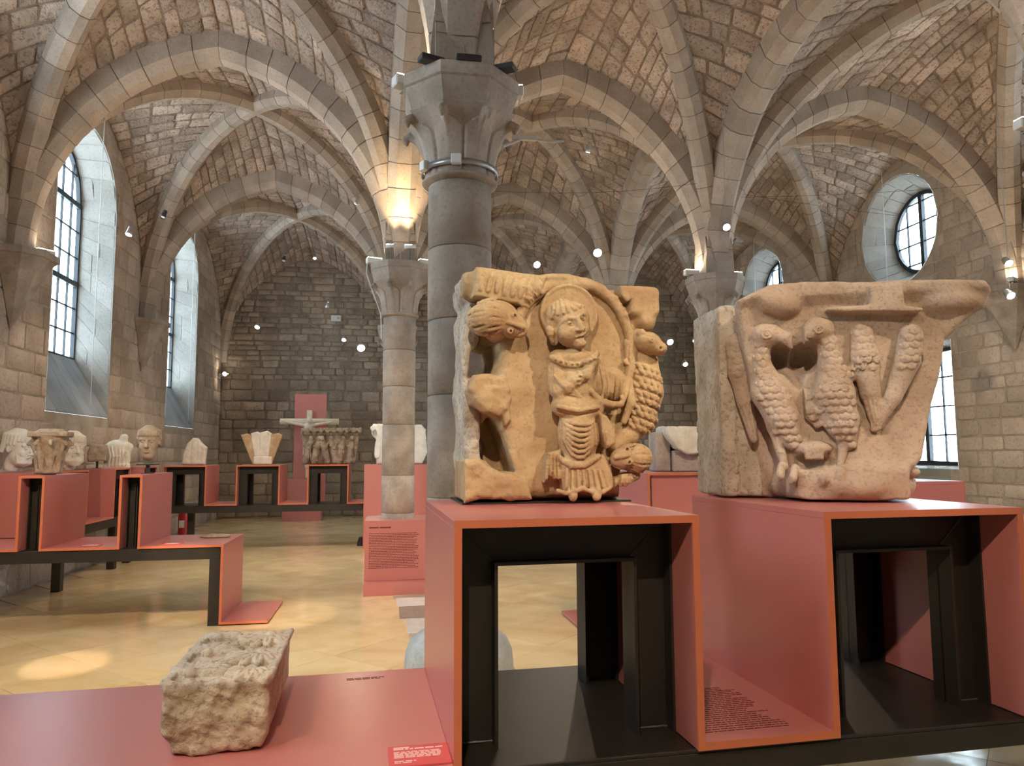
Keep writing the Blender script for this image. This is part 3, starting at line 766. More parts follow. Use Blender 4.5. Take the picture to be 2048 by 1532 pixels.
def corbel(x, y, ang, lab):
    t = empty('corbel', (x, y, 0), ang)      # local +x points into the room
    def hoct(R, z): return [(max(R*math.cos(a), 0) if abs(a) < 1.6 else 0, R*math.sin(a), z) for a in (-PI/2, -PI/4*1.25, -PI/8, PI/8, PI/4*1.25, PI/2)]
    MB().ring([hoct(0.42, 3.845), hoct(0.44, 3.855), hoct(0.44, 3.93)]).build('abacus_slab', 'column_stone', t)
    MB().ring([hoct(0.33, 3.70), hoct(0.36, 3.77), hoct(0.41, 3.845)]).build('abacus', 'column_stone', t)
    MB().ring([hoct(0.015, 3.05), hoct(0.30, 3.66), hoct(0.33, 3.70)]).build('cone', 'column_stone', t)
    tag(t, lab, 'corbel', 'wall corbels under the ribs')
corbel(-4.33, YS[2], 0, 'stone wall corbel at the left edge before the first window')
corbel(-4.33, YS[3], 0, 'stone wall corbel between the two left windows')
corbel(8.835, YS[2], PI, 'stone wall corbel at the right edge past the round window')
corbel(8.835, YS[3], PI, 'stone wall corbel on the right wall between the round windows')

# ================================================================ display stands: folded red sheet over black steel frames
ZT, ZL, TH = 1.41, 0.75, 0.022
def text_rows(x0, x1, y0, y1, n, rag=0.25, hh=0.45, seed=0):
    """rows of word-like dashes in a plane (u, v); returns rectangles"""
    rnd_ = random.Random(seed); R = []
    for k in range(n):
        v1 = y1-(y1-y0)*k/n; v0 = v1-(y1-y0)/n*hh; u = x0; end = x1-(x1-x0)*rnd_.uniform(0, rag) if rnd_.random() < 0.5 else x1
        while u < end-0.004:
            w = min(rnd_.uniform(0.008, 0.03), end-u); R.append((u, u+w, v0, v1)); u += w+0.004
    return R
def print_xy(parent, rects, z, mat, name='printed_text'):
    mb = MB()
    for a, b, c, d in rects: mb.box(a, b, c, d, z, z+0.0008)
    return mb.build(name, mat, parent)
def print_xz(parent, rects, y, mat, name='printed_text'):
    mb = MB()
    for a, b, c, d in rects: mb.box(a, b, y-0.0008, y, c, d)
    return mb.build(name, mat, parent)
def stand(loc, ang, prof, D, label, frames=(), beams=(), legs=(), welds=True, fw_=0.13, group='folded red display stands'):
    """prof: (s, z) corners of the folded sheet, seen from the front"""
    t = empty('display_stand', loc, ang); tag(t, label, 'display stand', group)
    n = len(prof)
    for k in range(n-1):
        (s0, z0), (s1, z1) = prof[k], prof[k+1]
        if abs(z0-z1) < 1e-6:
            lo = s0 if k == 0 else (s0+TH if prof[k-1][1] > z0 else s0)
            hi = s1 if k == n-2 else (s1-TH if prof[k+2][1] > z1 else s1)
            if k > 0 and prof[k-1][1] > z0: lo = s0
            if k < n-2 and prof[k+2][1] > z1: hi = s1
            MB().box(lo, hi, 0.004, D, z0-TH, z0, bev=0.0015).build('panel', 'red_paint', t)
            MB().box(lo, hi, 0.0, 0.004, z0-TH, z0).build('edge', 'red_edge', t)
        else:
            zlo, zhi = min(z0, z1)-TH, max(z0, z1)-TH
            a, b = (s0, s0+TH) if z1 > z0 else (s0-TH, s0)
            if zlo < 0: zlo = 0.0
            MB().box(a, b, 0.004, D, zlo, zhi, bev=0.0015).build('panel', 'red_paint', t)
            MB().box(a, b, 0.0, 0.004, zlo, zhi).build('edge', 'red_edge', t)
    # black portal frames inside the boxes: channel section, web set back, lips standing forward
    for (s0, s1, z0, z1) in frames:
        a0, a1, zt = s0+TH+0.001, s1-TH-0.001, z1-TH-0.001
        for side, (yw, ya, yb) in enumerate(((0.215 if D > 0.7 else 0.075, 0.155 if D > 0.7 else 0.02, 0.265 if D > 0.7 else 0.13), ((D-0.215, D-0.265, D-0.155) if D > 0.7 else (D-0.075, D-0.13, D-0.02)))):
            w = min(fw_, (a1-a0)*0.47)
            def post(x0, x1, inner):
                mb = MB(); mb.box(x0, x1, yw-0.004, yw+0.004, z0, zt-w)          # web
                xo = x0 if inner > 0 else x1
                mb.box(min(xo, xo+inner*0.008), max(xo, xo+inner*0.008), ya, yb, z0, zt-0.0)   # flange on the sheet
                xi = x1 if inner > 0 else x0
                mb.box(min(xi, xi-inner*0.010), max(xi, xi-inner*0.010), ya, yb, z0, zt-w)     # lip round the opening
                return mb.build('frame_post', 'black_steel', t)
            post(a0, a0+w, 1); post(a1-w, a1, -1)
            mb = MB()
            mb.add([(a0, yw-0.004, zt), (a1, yw-0.004, zt), (a1-w, yw-0.004, zt-w), (a0+w, yw-0.004, zt-w), (a0, yw+0.004, zt), (a1, yw+0.004, zt), (a1-w, yw+0.004, zt-w), (a0+w, yw+0.004, zt-w)],
                   [(0, 1, 2, 3), (7, 6, 5, 4), (0, 4, 5, 1), (2, 6, 7, 3)])
            mb.add([(a0, yw-0.004, zt), (a0+w, yw-0.004, zt-w), (a0, yw-0.004, zt-w)], [(0, 1, 2)]); mb.add([(a1, yw-0.004, zt), (a1-w, yw-0.004, zt-w), (a1, yw-0.004, zt-w)], [(0, 2, 1)])
            mb.box(a0, a1, ya, yb, zt-0.008, zt); mb.box(a0+w-0.01, a1-w+0.01, ya, yb, zt-w-0.0, zt-w+0.01)
            fh = mb.build('frame_head', 'black_steel', t)
            if welds and side == 0:
                for q in (0, 1):
                    xa, xb = ((a0, a0+w), (a1, a1-w))[q]
                    MB().tube([(xa+(xb-xa)*k/6, yw-0.006, zt-w*k/6) for k in range(7)], 0.0035, 6).build('weld_seam', 'weld', fh)
                    MB().tube([(min(xa, xb)+abs(xb-xa)*k/6, yw-0.008, z0+0.003) for k in range(7)], 0.004, 6).build('weld_seam', 'weld', fh)
    for (s0, s1, y0, y1, z0, z1) in beams:
        MB().box(s0, s1, y0, y1, z0, z1, bev=0.003).build('base_beam', 'black_steel', t)
    for (s0, s1, y0, y1, z0, z1) in legs:
        MB().box(s0, s1, y0, y1, z0, z1, bev=0.003).build('leg', 'black_steel', t)
    return t

# --- the big stand in front -------------------------------------------------
W1, GAP, D1 = 0.742, 0.424, 0.94
S1 = (0.176, 2.080, 0.0)
prof = [(-2.4, ZL), (0, ZL), (0, ZT), (W1, ZT), (W1, ZL), (W1+GAP, ZL), (W1+GAP, ZT), (2*W1+GAP, ZT), (2*W1+GAP, ZL), (3.4, ZL)]
zb = ZL-TH-0.002
near = stand(S1, 0.0415, prof, D1, 'long red stand in front with a square portal and a carved block on its shelf',
      frames=[(0, W1, zb, ZT), (W1+GAP, 2*W1+GAP, zb, ZT)],
      beams=[(-2.4, 3.4, 0.02, 0.92, zb-0.012, zb), (-2.4, 3.4, 0.02, 0.036, zb-0.083, zb-0.012), (-2.4, 3.4, 0.904, 0.92, zb-0.083, zb-0.012)],
      legs=[(s, s+0.05, y, y+0.05, 0.0, zb-0.012) for s in (-2.2, 3.2) for y in (0.06, 0.83)])
print_xy(near, text_rows(W1+0.035, W1+GAP-0.10, 0.06, 0.46, 24, seed=3, hh=0.36), ZL, 'print_dark')
print_xy(near, [(W1+0.04, W1+0.11, 0.50, 0.515)], ZL, 'print_dark', 'printed_heading')
print_xy(near, text_rows(-0.30, -0.16, 0.83, 0.86, 2, seed=5, hh=0.5), ZL, 'print_dark', 'printed_caption')

# --- stand 2, left, middle distance ----------------------------------------
g = 0.0
P2 = [(-2.3, ZL), (-1.75, ZL), (-1.75, ZT), (-1.55, ZT), (-1.55, ZL), (-0.88, ZL), (-0.88, ZT), (-0.69, ZT), (-0.69, ZL), (0.0, ZL), (0.0, 0.035), (0.52, 0.035)]
P2 = [(-2.5, ZL), (-1.80, ZL), (-1.80, ZT), (-1.58, ZT), (-1.58, ZL), (-0.94, ZL), (-0.94, ZT), (-0.74, ZT), (-0.74, ZL), (0.0, ZL), (0.0, 0.035), (0.42, 0.035)]
mid = stand((-1.56, 7.36, 0), 0.0, P2, 0.96, 'red stand on the left with two narrow uprights and a leg folding to the floor',
      frames=[(-1.80, -1.58, zb, ZT), (-0.94, -0.74, zb, ZT)], welds=False,
      beams=[(-2.5, -0.03, 0.015, 0.93, zb-0.11, zb)], legs=[(-0.125, -TH-0.001, 0.015, 0.12, 0.0, zb-0.11), (-0.125, -TH-0.001, 0.81, 0.93, 0.0, zb-0.11), (-2.45, -2.35, 0.4, 0.5, 0, zb-0.11)])

# --- stand 3, far left, facing us ------------------------------------------
P3 = [(0, ZL), (0.0, ZT), (0.70, ZT), (0.70, ZL), (1.18, ZL), (1.18, ZT), (1.90, ZT), (1.90, ZL), (2.36, ZL), (2.36, ZT), (3.06, ZT), (3.06, ZL), (3.34, ZL), (3.34, 0.035)]
far = stand((-3.80, 13.15, 0), 0.0, P3, 0.96, 'far red stand with three square portals carrying small carvings',
      frames=[(0, 0.70, zb, ZT), (1.18, 1.90, zb, ZT), (2.36, 3.06, zb, ZT)], welds=False,
      beams=[(0.0, 3.30, 0.015, 0.93, zb-0.115, zb)], legs=[(0.3, 0.4, 0.5, 0.6, 0, zb-0.115), (3.22, 3.315, 0.015, 0.93, 0.0, 0.06)])
# solid box behind the slim column
bx = empty('display_box', (-0.46, 12.75, 0)); tag(bx, 'solid red box behind the slim column carrying pale capitals', 'display box')
MB().box(0, 1.12, 0, 0.02, 0, ZT-TH, bev=0.002).build('panel', 'red_paint', bx); MB().box(0, 0.02, 0.02, 0.53, 0, ZT-TH, bev=0.002).build('panel', 'red_paint', bx)
MB().box(1.10, 1.12, 0.02, 0.53, 0, ZT-TH, bev=0.002).build('panel', 'red_paint', bx); MB().box(0, 1.12, 0, 0.53, ZT-TH, ZT, bev=0.002).build('top_panel', 'red_paint', bx)

# --- stand 4 along the left wall -------------------------------------------
P4 = [(0, ZL), (0.0, ZT), (1.45, ZT), (1.45, ZL), (2.35, ZL), (2.35, ZT), (2.95, ZT), (2.95, ZL), (3.55, ZL), (3.55, ZT), (4.2, ZT), (4.2, ZL)]
wl = stand((-3.78, 8.60, 0), PI/2, P4, 0.5, 'red stand running along the left wall under the carved heads',
      beams=[(0.0, 4.2, 0.015, 0.48, zb-0.12, zb)], legs=[(0.9, 1.0, 0.05, 0.15, 0, zb-0.12), (3.2, 3.3, 0.05, 0.15, 0, zb-0.12), (2.6, 2.7, 0.05, 0.15, 0, zb-0.12)], welds=False,
      frames=[(2.35, 2.95, zb, ZT), (3.55, 4.2, zb, ZT)])

# --- stand 5 behind the figure capital, right of the column row -------------
P5 = [(-0.16, 0.035), (0.0, 0.035), (0.0, ZL), (0.42, ZL), (0.42, ZT), (1.6, ZT), (1.6, ZL), (2.4, ZL)]
s5 = stand((1.86, 6.35, 0), 0.02, P5, 0.92, 'red stand behind the figure capital holding a stone trough',
      beams=[(0.03, 2.4, 0.02, 0.9, zb-0.12, zb)], legs=[(0.03, 0.11, 0.03, 0.13, 0, zb-0.12), (2.2, 2.3, 0.4, 0.5, 0, zb-0.12)], welds=False)
MB().box(0.47, 1.57, 0.03, 0.05, zb, ZT-TH-0.002).build('front_panel', 'red_paint', s5)
# --- stand 6 seen through the right portal ----------------------------------
P6 = [(0.0, ZL), (0.88, ZL), (0.88, ZT), (1.7, ZT), (1.7, ZL)]
s6 = stand((3.55, 3.22, 0), PI/2, P6, 1.28, 'red stand glimpsed through the right portal with a patterned slab',
      beams=[(0.0, 1.7, 0.02, 1.26, zb-0.11, zb)], legs=[(0.1, 0.2, 0.1, 0.2, 0, zb-0.11), (1.5, 1.6, 0.5, 0.6, 0, zb-0.11)], welds=False)

# --- red text box round the slim column --------------------------------------
tb = empty('text_box', (-0.30, 8.72, 0)); tag(tb, 'low red box around the slim column printed with a block of text', 'text box')
bw_, bd_ = 1.1, 0.72
# the box is built of panels with an opening for the shaft
fp_ = MB().box(0, bw_, 0, 0.02, 0.14, 0.80, bev=0.002).build('front_panel', 'red_paint', tb)
MB().box(0, 0.02, 0.02, bd_, 0, 0.80, bev=0.002).build('side_panel', 'red_paint', tb); MB().box(bw_-0.02, bw_, 0.02, bd_, 0, 0.80, bev=0.002).build('side_panel', 'red_paint', tb)
MB().box(0.0, bw_, bd_, bd_+0.02, 0, 0.80, bev=0.002).build('back_panel', 'red_paint', tb)
tp = MB(); cxh, cyh, rh = 0.38, 0.37, 0.212; NH = 24
inn = [(cxh+rh*math.cos(2*PI*k/NH), cyh+rh*math.sin(2*PI*k/NH)) for k in range(NH)]
out = []
for k in range(NH):
    c, s = math.cos(2*PI*k/NH), math.sin(2*PI*k/NH)
    tx = ((bw_-cxh) if c > 0 else cxh)/max(abs(c), 1e-6); ty = ((bd_+0.02-cyh) if s > 0 else cyh+0.0)/max(abs(s), 1e-6); q = min(tx, ty); out.append((cxh+c*q, cyh+s*q))
for z in (0.80, 0.822):
    tp.add([(x, y, z) for x, y in inn]+[(x, y, z) for x, y in out], [(k, (k+1) % NH, NH+(k+1) % NH, NH+k) for k in range(NH)])
tp.add([(x, y, 0.80) for x, y in out]+[(x, y, 0.822) for x, y in out], [(k, (k+1) % NH, NH+(k+1) % NH, NH+k) for k in range(NH)])
tp.build('top_panel', 'red_paint', tb)
MB().box(0.0, bw_, -0.17, 0.0, 0, 0.14, bev=0.002).build('plinth', 'red_paint', tb)
print_xz(fp_, text_rows(0.05, 0.62, 0.27, 0.68, 22, rag=0.1, seed=9), 0.0, 'print_dark'); print_xz(fp_, [(0.05, 0.16, 0.735, 0.752), (0.17, 0.30, 0.735, 0.752)], 0.0, 'print_dark', 'printed_heading')

# --- red stele with the cross, by the end wall -------------------------------
st = empty('stele', (-2.36, 18.2, 0)); tag(st, 'tall red backing panel on a plinth behind the white cross', 'stele')
MB().box(0, 0.76, 0.3, 0.36, 0.30, 3.06, bev=0.004).build('panel', 'red_paint', st)
MB().box(-0.20, 0.70, 0.0, 0.42, 0.0, 0.30, bev=0.004).build('plinth', 'red_paint', st)
MB().box(-0.10, 0.62, 0.1, 0.29, 0.30, 1.0, bev=0.004).build('lower_panel', 'red_paint', st)
cr = empty('crucifix', (-2.36, 18.2, 0)); tag(cr, 'white carved crucifix fixed to the tall red panel', 'crucifix')
MB().box(0.30, 0.43, 0.20, 0.295, 1.02, 2.66, bev=0.008).build('upright', 'ivory', cr)
arm = MB(); arm.lathe([(0.02, -0.70), (0.075, -0.69), (0.078, 0.0), (0.075, 0.69), (0.02, 0.70)], 14)
v = [(z+0.38, 0.13+x*0.6, 2.38+y) for x, y, z in arm.v]; mk('crossbar', v, arm.f, 'ivory', cr, smooth=True)

# ---------------------------------------------------------------- figure capital: a standing man with halo between lions
G1 = 0.0019        # one unit of the carving drawing, in metres
def A1(px, y=0.0): return (px-1080)*G1+0.26*y
def B1(py): return (1008-py)*G1
def p1(px, py, y=0.0): return (A1(px, y), y, B1(py))
def poly1(P, y=0.0): return [(A1(a, y), B1(b)) for a, b in P]
fc = empty('figure_capital', (0.568, 2.735, ZT+0.012), 0.0415)
tag(fc, 'ochre stone capital carved with a haloed man between lions, on the central red plinth', 'carved capital', 'large carved capitals on the front stand')
plate = MB().box(-0.31, 0.345, -0.015, 0.36, ZT, ZT+0.007).build('mount_plate', 'black_steel', loc=(0.568, 2.735, 0), rotz=0.0415)
tag(plate, 'thin black plate under the figure capital', 'plate')
XZY = [-0.055]
def xz(*P): return [(A1(a, XZY[0]), B1(b)) for a, b in P]
def AX(px): return A1(px, XZY[0])
# weathered white flank
c = Clay((-0.33, 0.02, 0.0), (-0.12, 0.42, 0.92), 0.0065)
c.prism(poly1([(930, 1006), (928, 900), (924, 760), (926, 640), (933, 604), (922, 592), (918, 560), (930, 548), (958, 552), (962, 600), (955, 700), (950, 770), (958, 850), (962, 930), (975, 1006)]), 0.065, 0.385, rd=0.02)
c.prism(poly1([(936, 760), (938, 706), (962, 688), (995, 696), (995, 750), (970, 766)]), -0.1, 0.5, rd=0.01, k=0.02, cut=True)
c.ell((A1(957, 0.1), 0.1, B1(905)), (0.03, 0.4, 0.05), 0.02, cut=True)
c.warp(lambda X, Y, Z: 0.010*vnoise(X*40, Y*40, Z*24, 8)+0.006*vnoise(X*110, Y*110, Z*60, 9)+0.003*vnoise(X*260, Y*260, Z*160, 19))
c.mesh('weathered_flank', 'crust_stone', fc)
c = Clay((-0.30, -0.16, 0.0), (0.50, 0.40, 0.92), 0.0052)
c.prism(poly1([(962, 1006), (958, 900), (956, 760), (958, 640), (950, 604), (936, 590), (930, 556), (940, 543), (968, 540), (1090, 556), (1125, 551), (1150, 556), (1175, 561), (1310, 565), (1325, 575), (1326, 600), (1318, 640), (1300, 660), (1296, 700), (1298, 780), (1288, 860), (1268, 900), (1255, 950), (1250, 1006)]), 0.085, 0.375, rd=0.02)
c.prism(poly1([(1002, 1006), (996, 900), (988, 800), (990, 700), (1015, 620), (1060, 575), (1120, 556), (1180, 562), (1250, 590), (1290, 660), (1292, 760), (1280, 850), (1250, 930), (1245, 1006)]), -0.005, 0.2, rd=0.05, k=0.03)
# hollows beside the left lion, one of them right through
c.prism(poly1([(930, 765), (932, 700), (962, 686), (985, 694), (990, 720), (984, 752), (962, 768)]), -0.1, 0.5, rd=0.01, k=0.02, cut=True)
c.prism(poly1([(940, 930), (944, 880), (978, 838), (1000, 872), (1012, 918), (1024, 955), (990, 948), (968, 922)]), -0.1, 0.25, rd=0.01, k=0.012, cut=True)
c.ell((A1(957, 0.1), 0.1, B1(905)), (0.025, 0.4, 0.04), 0.02, cut=True)
# broken stumps of the left lion
c.prism(poly1([(926, 790), (938, 764), (968, 758), (1000, 764), (1012, 790), (1004, 830), (988, 846), (960, 832), (934, 818)]), -0.045, 0.14, rd=0.022, k=0.015)
c.prism(poly1([(985, 820), (1012, 805), (1014, 850), (1000, 868)]), -0.03, 0.08, rd=0.015, k=0.02)
c.prism(poly1([(903, 1006), (905, 965), (918, 930), (950, 925), (965, 938), (1000, 955), (1046, 968), (1054, 1006)]), -0.04, 0.25, rd=0.022, k=0.015)
def chip(X, Y, Z):
    m = np.clip((-0.10-X)/0.04, 0, 1)*np.clip((0.52-Z)/0.03, 0, 1)*np.clip((0.02-Y)/0.03, 0, 1)
    return m*(0.010*vnoise(X*38, Y*38, Z*38, 31)+0.006*vnoise(X*95, Y*95, Z*95, 32))
c.warp(chip)
# top band: leaves over a moulding on the left, broken rim, plain corner block on the right
c.prism(poly1([(940, 546), (1085, 560), (1078, 580), (1042, 622), (936, 606)]), -0.055, 0.12, rd=0.012, k=0.015)
c.ell(p1(928, 575, 0.05), (0.045, 0.07, 0.055), 0.015); c.ell(p1(1115, 560, 0.0), (0.085, 0.05, 0.022), 0.02); c.ell(p1(1165, 572, -0.02), (0.07, 0.04, 0.03), 0.02)
c.box(p1(1292, 600, 0.05), (0.065, 0.085, 0.062), 0.025, 0.02); c.ell(p1(1302, 640, 0.02), (0.045, 0.06, 0.05), 0.02)
c.prism(poly1([(1243, 570), (1275, 570), (1272, 592), (1258, 606), (1246, 592)]), -0.04, 0.05, rd=0.008, k=0.008)
c.snap()
for k in range(8):
    x = 956+16*k; yb = 594+2.2*k; c.ridge(xz((x, yb), (x+4, yb-20), (x+9, yb-34)), [0.009, 0.013, 0.006], 0.002); c.ridge(xz((x+9, yb+2), (x+12, yb-14)), [0.004, 0.003], 0.008, cut=True, k=0.003); c.ridge(xz((x+3, yb-2), (x+7, yb-26)), 0.003, 0.012, cut=True, k=0.002)
c.ridge(xz((938, 606), (985, 612), (1036, 623)), 0.009, 0.004); c.ridge(xz((938, 616), (985, 623), (1030, 633)), 0.006, 0.0, cut=True)
# almond frame with lettering
rim = [(1024, 672), (1034, 640), (1052, 612), (1075, 590), (1102, 575), (1135, 568), (1170, 570), (1205, 580), (1232, 602), (1252, 632), (1266, 668), (1272, 706), (1268, 745), (1258, 775)]
c.chain([p1(a, b, -0.022) for a, b in rim], 0.021, 0.01); c.snap(); XZY[0] = -0.03
def glyph(ch, ox, oy, ang, sz=17):
    GL = {'D': [[(0, 0), (0, 1), (0.5, 0.85), (0.6, 0.5), (0.5, 0.15), (0, 0)]], 'A': [[(0, 0), (0.35, 1), (0.7, 0)], [(0.15, 0.4), (0.55, 0.4)]], 'N': [[(0, 0), (0, 1), (0.6, 0), (0.6, 1)]],
          'I': [[(0.1, 0), (0.1, 1)]], 'E': [[(0.5, 0), (0, 0), (0, 1), (0.5, 1)], [(0, 0.5), (0.4, 0.5)]], 'C': [[(0.55, 0.1), (0.2, 0), (0, 0.3), (0, 0.7), (0.2, 1), (0.55, 0.9)]], 'S': [[(0, 0.1), (0.4, 0), (0.5, 0.3), (0.1, 0.65), (0.15, 0.95), (0.5, 0.95)]], 'O': [[(0.25, 0), (0, 0.5), (0.25, 1), (0.5, 0.5), (0.25, 0)]]}
    ca, sa = math.cos(ang), math.sin(ang)
    for st_ in GL[ch]: c.ridge(xz(*[(ox+(u*ca-v*sa)*sz, oy-(u*sa+v*ca)*sz) for u, v in st_]), 0.0042, 0.001, 0.002, step=0.008)
for ch, x, y_, an in (('D', 1037, 652, 1.05), ('A', 1045, 634, 0.95), ('N', 1056, 618, 0.85), ('I', 1067, 605, 0.75), ('C', 1076, 598, 0.65), ('O', 1234, 596, -0.9), ('N', 1246, 612, -1.05), ('D', 1255, 633, -1.15), ('S', 1263, 655, -1.25)): glyph(ch, x, y_, an)
c.rough(0.0026, 50, 3, 0.0014, 140); c.mesh('capital_block', 'ochre_stone', fc)

# the haloed man
c = Clay((-0.06, -0.21, 0.0), (0.40, 0.05, 0.80), 0.0031)
q = p1
RH = rotm(0, 0.42, -0.35)
c.ell(q(1150, 770, -0.045), (0.075, 0.062, 0.11), 0.02); c.cap(q(1114, 728, -0.055), q(1186, 730, -0.055), 0.036, 0.034, 0.02); c.ell(q(1150, 727, -0.075), (0.062, 0.04, 0.035), 0.015)
c.cap(q(1110, 732, -0.05), q(1108, 790, -0.06), 0.037, 0.030, 0.012); c.cap(q(1112, 796, -0.075), q(1172, 756, -0.118), 0.027, 0.021, 0.008)
c.chain([q(1170, 762, -0.12), q(1181, 738, -0.126), q(1190, 716, -0.118)], [0.021, 0.018, 0.008], 0.006)
c.ell(q(1222, 778, -0.03), (0.072, 0.052, 0.072), 0.012, rotm(0, -0.35, 0)); c.cap(q(1192, 735, -0.06), q(1206, 790, -0.068), 0.028, 0.036, 0.012)
c.chain([q(1180, 794, -0.088), q(1198, 813, -0.092), q(1222, 820, -0.088), q(1242, 819, -0.078), q(1256, 790, -0.06), q(1262, 765, -0.05)], [0.011, 0.013, 0.014, 0.012, 0.010, 0.006], 0.004)
c.chain([q(1262, 770, -0.04), q(1264, 815, -0.045), q(1250, 852, -0.04)], [0.018, 0.020, 0.012], 0.01)
c.cap(q(1120, 822, -0.065), q(1186, 826, -0.062), 0.042, 0.04, 0.015); c.ell(q(1152, 880, -0.04), (0.080, 0.064, 0.125), 0.02)
c.prism(poly1([(1182, 836), (1198, 842), (1214, 868), (1214, 898), (1196, 908), (1188, 880)]), -0.105, -0.02, rd=0.012, k=0.006)
c.prism(poly1([(1115, 918), (1195, 918), (1212, 945), (1216, 985), (1190, 992), (1160, 985), (1135, 993), (1112, 988), (1106, 950)]), -0.082, -0.0, rd=0.022, k=0.008)
c.prism(poly1([(1082, 915), (1110, 908), (1112, 958), (1102, 968), (1086, 960), (1074, 974), (1078, 940)]), -0.065, 0.0, rd=0.012, k=0.006)
for fx in (1136, 1184): c.cap(q(fx, 985, -0.06), q(fx+4, 1000, -0.088), 0.024, 0.017, 0.006)
# neck and head, turned to the right and leaning
c.cap(q(1150, 722, -0.06), q(1146, 695, -0.07), 0.032, 0.03, 0.012)
c.ell(q(1144, 664, -0.10), (0.057, 0.062, 0.084), 0.008, RH); c.ell(q(1126, 641, -0.078), (0.064, 0.062, 0.058), 0.004, RH); c.chain([q(1106, 648, -0.075), q(1102, 676, -0.07), q(1106, 694, -0.065)], [0.026, 0.024, 0.016], 0.006)
c.ell(q(1157, 702, -0.118), (0.024, 0.026, 0.018), 0.014); c.ell(q(1128, 682, -0.125), (0.026, 0.022, 0.026), 0.012); c.ell(q(1167, 672, -0.13), (0.016, 0.018, 0.022), 0.01)
c.snap()
XZY[0] = -0.150
# hair: combed locks ending in a fringe
FR = [(1101, 672), (1103, 660), (1108, 650), (1116, 645), (1126, 643), (1137, 641), (1148, 637), (1158, 632), (1166, 630)]
for k, (a, b) in enumerate(FR):
    t = k/8; tp_ = (1108+t*34, 618-9*math.sin(t*PI)+t*4)
    c.ridge(xz(tp_, ((tp_[0]+a)/2-2, (tp_[1]+b)/2-3), (a, b)), [0.006, 0.0085, 0.0075], 0.002, 0.002)
for k in range(5): c.ridge(xz((1101+2*k, 664+3*k), (1100+2.4*k, 682), (1105+2.4*k, 697)), [0.006, 0.007, 0.004], 0.001, 0.002)
# face
c.dot(AX(1137), B1(666), (0.017, 0.011, 0.010), 0.003, 0.006, True, RH); c.dot(AX(1161), B1(655), (0.015, 0.011, 0.0095), 0.003, 0.006, True, RH)
c.dot(AX(1137), B1(666), (0.0115, 0.010, 0.0075), -0.0045, 0.002, False, RH); c.dot(AX(1161), B1(655), (0.010, 0.010, 0.007), -0.0045, 0.002, False, RH)
c.dot(AX(1138), B1(666), (0.0042, 0.010, 0.0042), 0.002, 0.001, True); c.dot(AX(1162), B1(655), (0.0042, 0.010, 0.0042), 0.002, 0.001, True)
c.ridge(xz((1124, 661), (1136, 655), (1148, 656)), [0.004, 0.006, 0.005], 0.002); c.ridge(xz((1152, 653), (1161, 646), (1170, 648)), [0.005, 0.006, 0.004], 0.002)
c.ridge(xz((1150, 655), (1154, 667), (1158, 676)), [0.006, 0.0085, 0.012], 0.004); c.dot(AX(1151), B1(678), (0.007, 0.007, 0.0055), 0.003); c.dot(AX(1164), B1(673), (0.007, 0.007, 0.0055), 0.003)
c.ridge(xz((1149, 691), (1160, 687), (1169, 683)), [0.004, 0.006, 0.004], 0.002); c.ridge(xz((1152, 699), (1161, 695), (1169, 690)), [0.004, 0.0065, 0.004], 0.002); c.ridge(xz((1148, 695), (1160, 691), (1171, 686)), 0.0025, 0.004, 0.002, True)
XZY[0] = -0.115
# collar, beads, hands
c.ridge(xz((1104, 727), (1125, 740), (1148, 744), (1170, 737), (1190, 722)), 0.011, 0.0, 0.005); c.ridge(xz((1104, 738), (1125, 751), (1148, 756), (1168, 750)), 0.004, 0.0, 0.003, True); c.snap()
for k in range(8): c.dot(AX(1110+10.5*k), B1(732+9*math.sin(k/7*PI)), (0.006, 0.007, 0.006), 0.002, 0.002)
for k in range(4): c.dot(AX(1152+3*(k % 2)), B1(757+8*k), (0.006, 0.007, 0.006), 0.001, 0.002)
for k in range(4): c.ridge(xz((1173+5*k, 752-2*k), (1180+4*k, 724-k)), 0.0028, 0.0, 0.002, True)
XZY[0] = -0.10
# folds
for k in range(5): c.ridge(xz((1098+4*k, 752+7*k), (1112+6*k, 772+7*k), (1140+5*k, 786+5*k)), [0.003, 0.006, 0.003], 0.001, 0.004)
for k in range(4): c.ridge(xz((1093+3*k, 740), (1094+4*k, 792)), 0.003, 0.001, 0.003, True)
for k in range(5): c.ridge(xz((1200+12*k, 742+5*k), (1206+10*k, 782), (1202+11*k, 808)), [0.003, 0.006, 0.005], 0.002, 0.003); c.ridge(xz((1206+12*k, 750+5*k), (1212+10*k, 785), (1208+11*k, 804)), 0.003, 0.0, 0.003, True)
c.ridge(xz((1112, 826), (1150, 833), (1192, 826)), 0.008, 0.002, 0.003); c.ridge(xz((1112, 835), (1150, 842), (1190, 835)), 0.004, 0.0, 0.003, True)
for k in range(7):
    r_ = 8+11*k; hoop = [(1150-33*math.cos(a)+4, 846+2.5*k+(r_*0.75+8)*math.sin(a)-4*math.cos(a)) for a in [0.15+q_*2.75/8 for q_ in range(9)]]
    c.ridge(xz(*hoop), [0.003]+[0.0068]*7+[0.003], 0.002, 0.003, step=0.02); c.ridge(xz(*[(a, b+5) for a, b in hoop[1:-1]]), 0.0032, 0.0, 0.002, True, step=0.02)
for k in range(4): c.ridge(xz((1188+7*k, 850+8*k), (1190+7*k, 898)), [0.003, 0.006], 0.001, 0.003); c.ridge(xz((1192+7*k, 856+8*k), (1194+7*k, 900)), 0.003, 0.0, 0.002, True)
c.ridge(xz((1114, 922), (1138, 940), (1165, 940), (1196, 922)), 0.011, 0.002, 0.004); c.snap()
XZY[0] = -0.065
for k in range(5): c.ridge(xz((1082+7*k, 918), (1079+8*k, 964)), [0.003, 0.006], 0.001, 0.003); c.ridge(xz((1086+7*k, 920), (1083+8*k, 968)), 0.003, 0.0, 0.002, True)
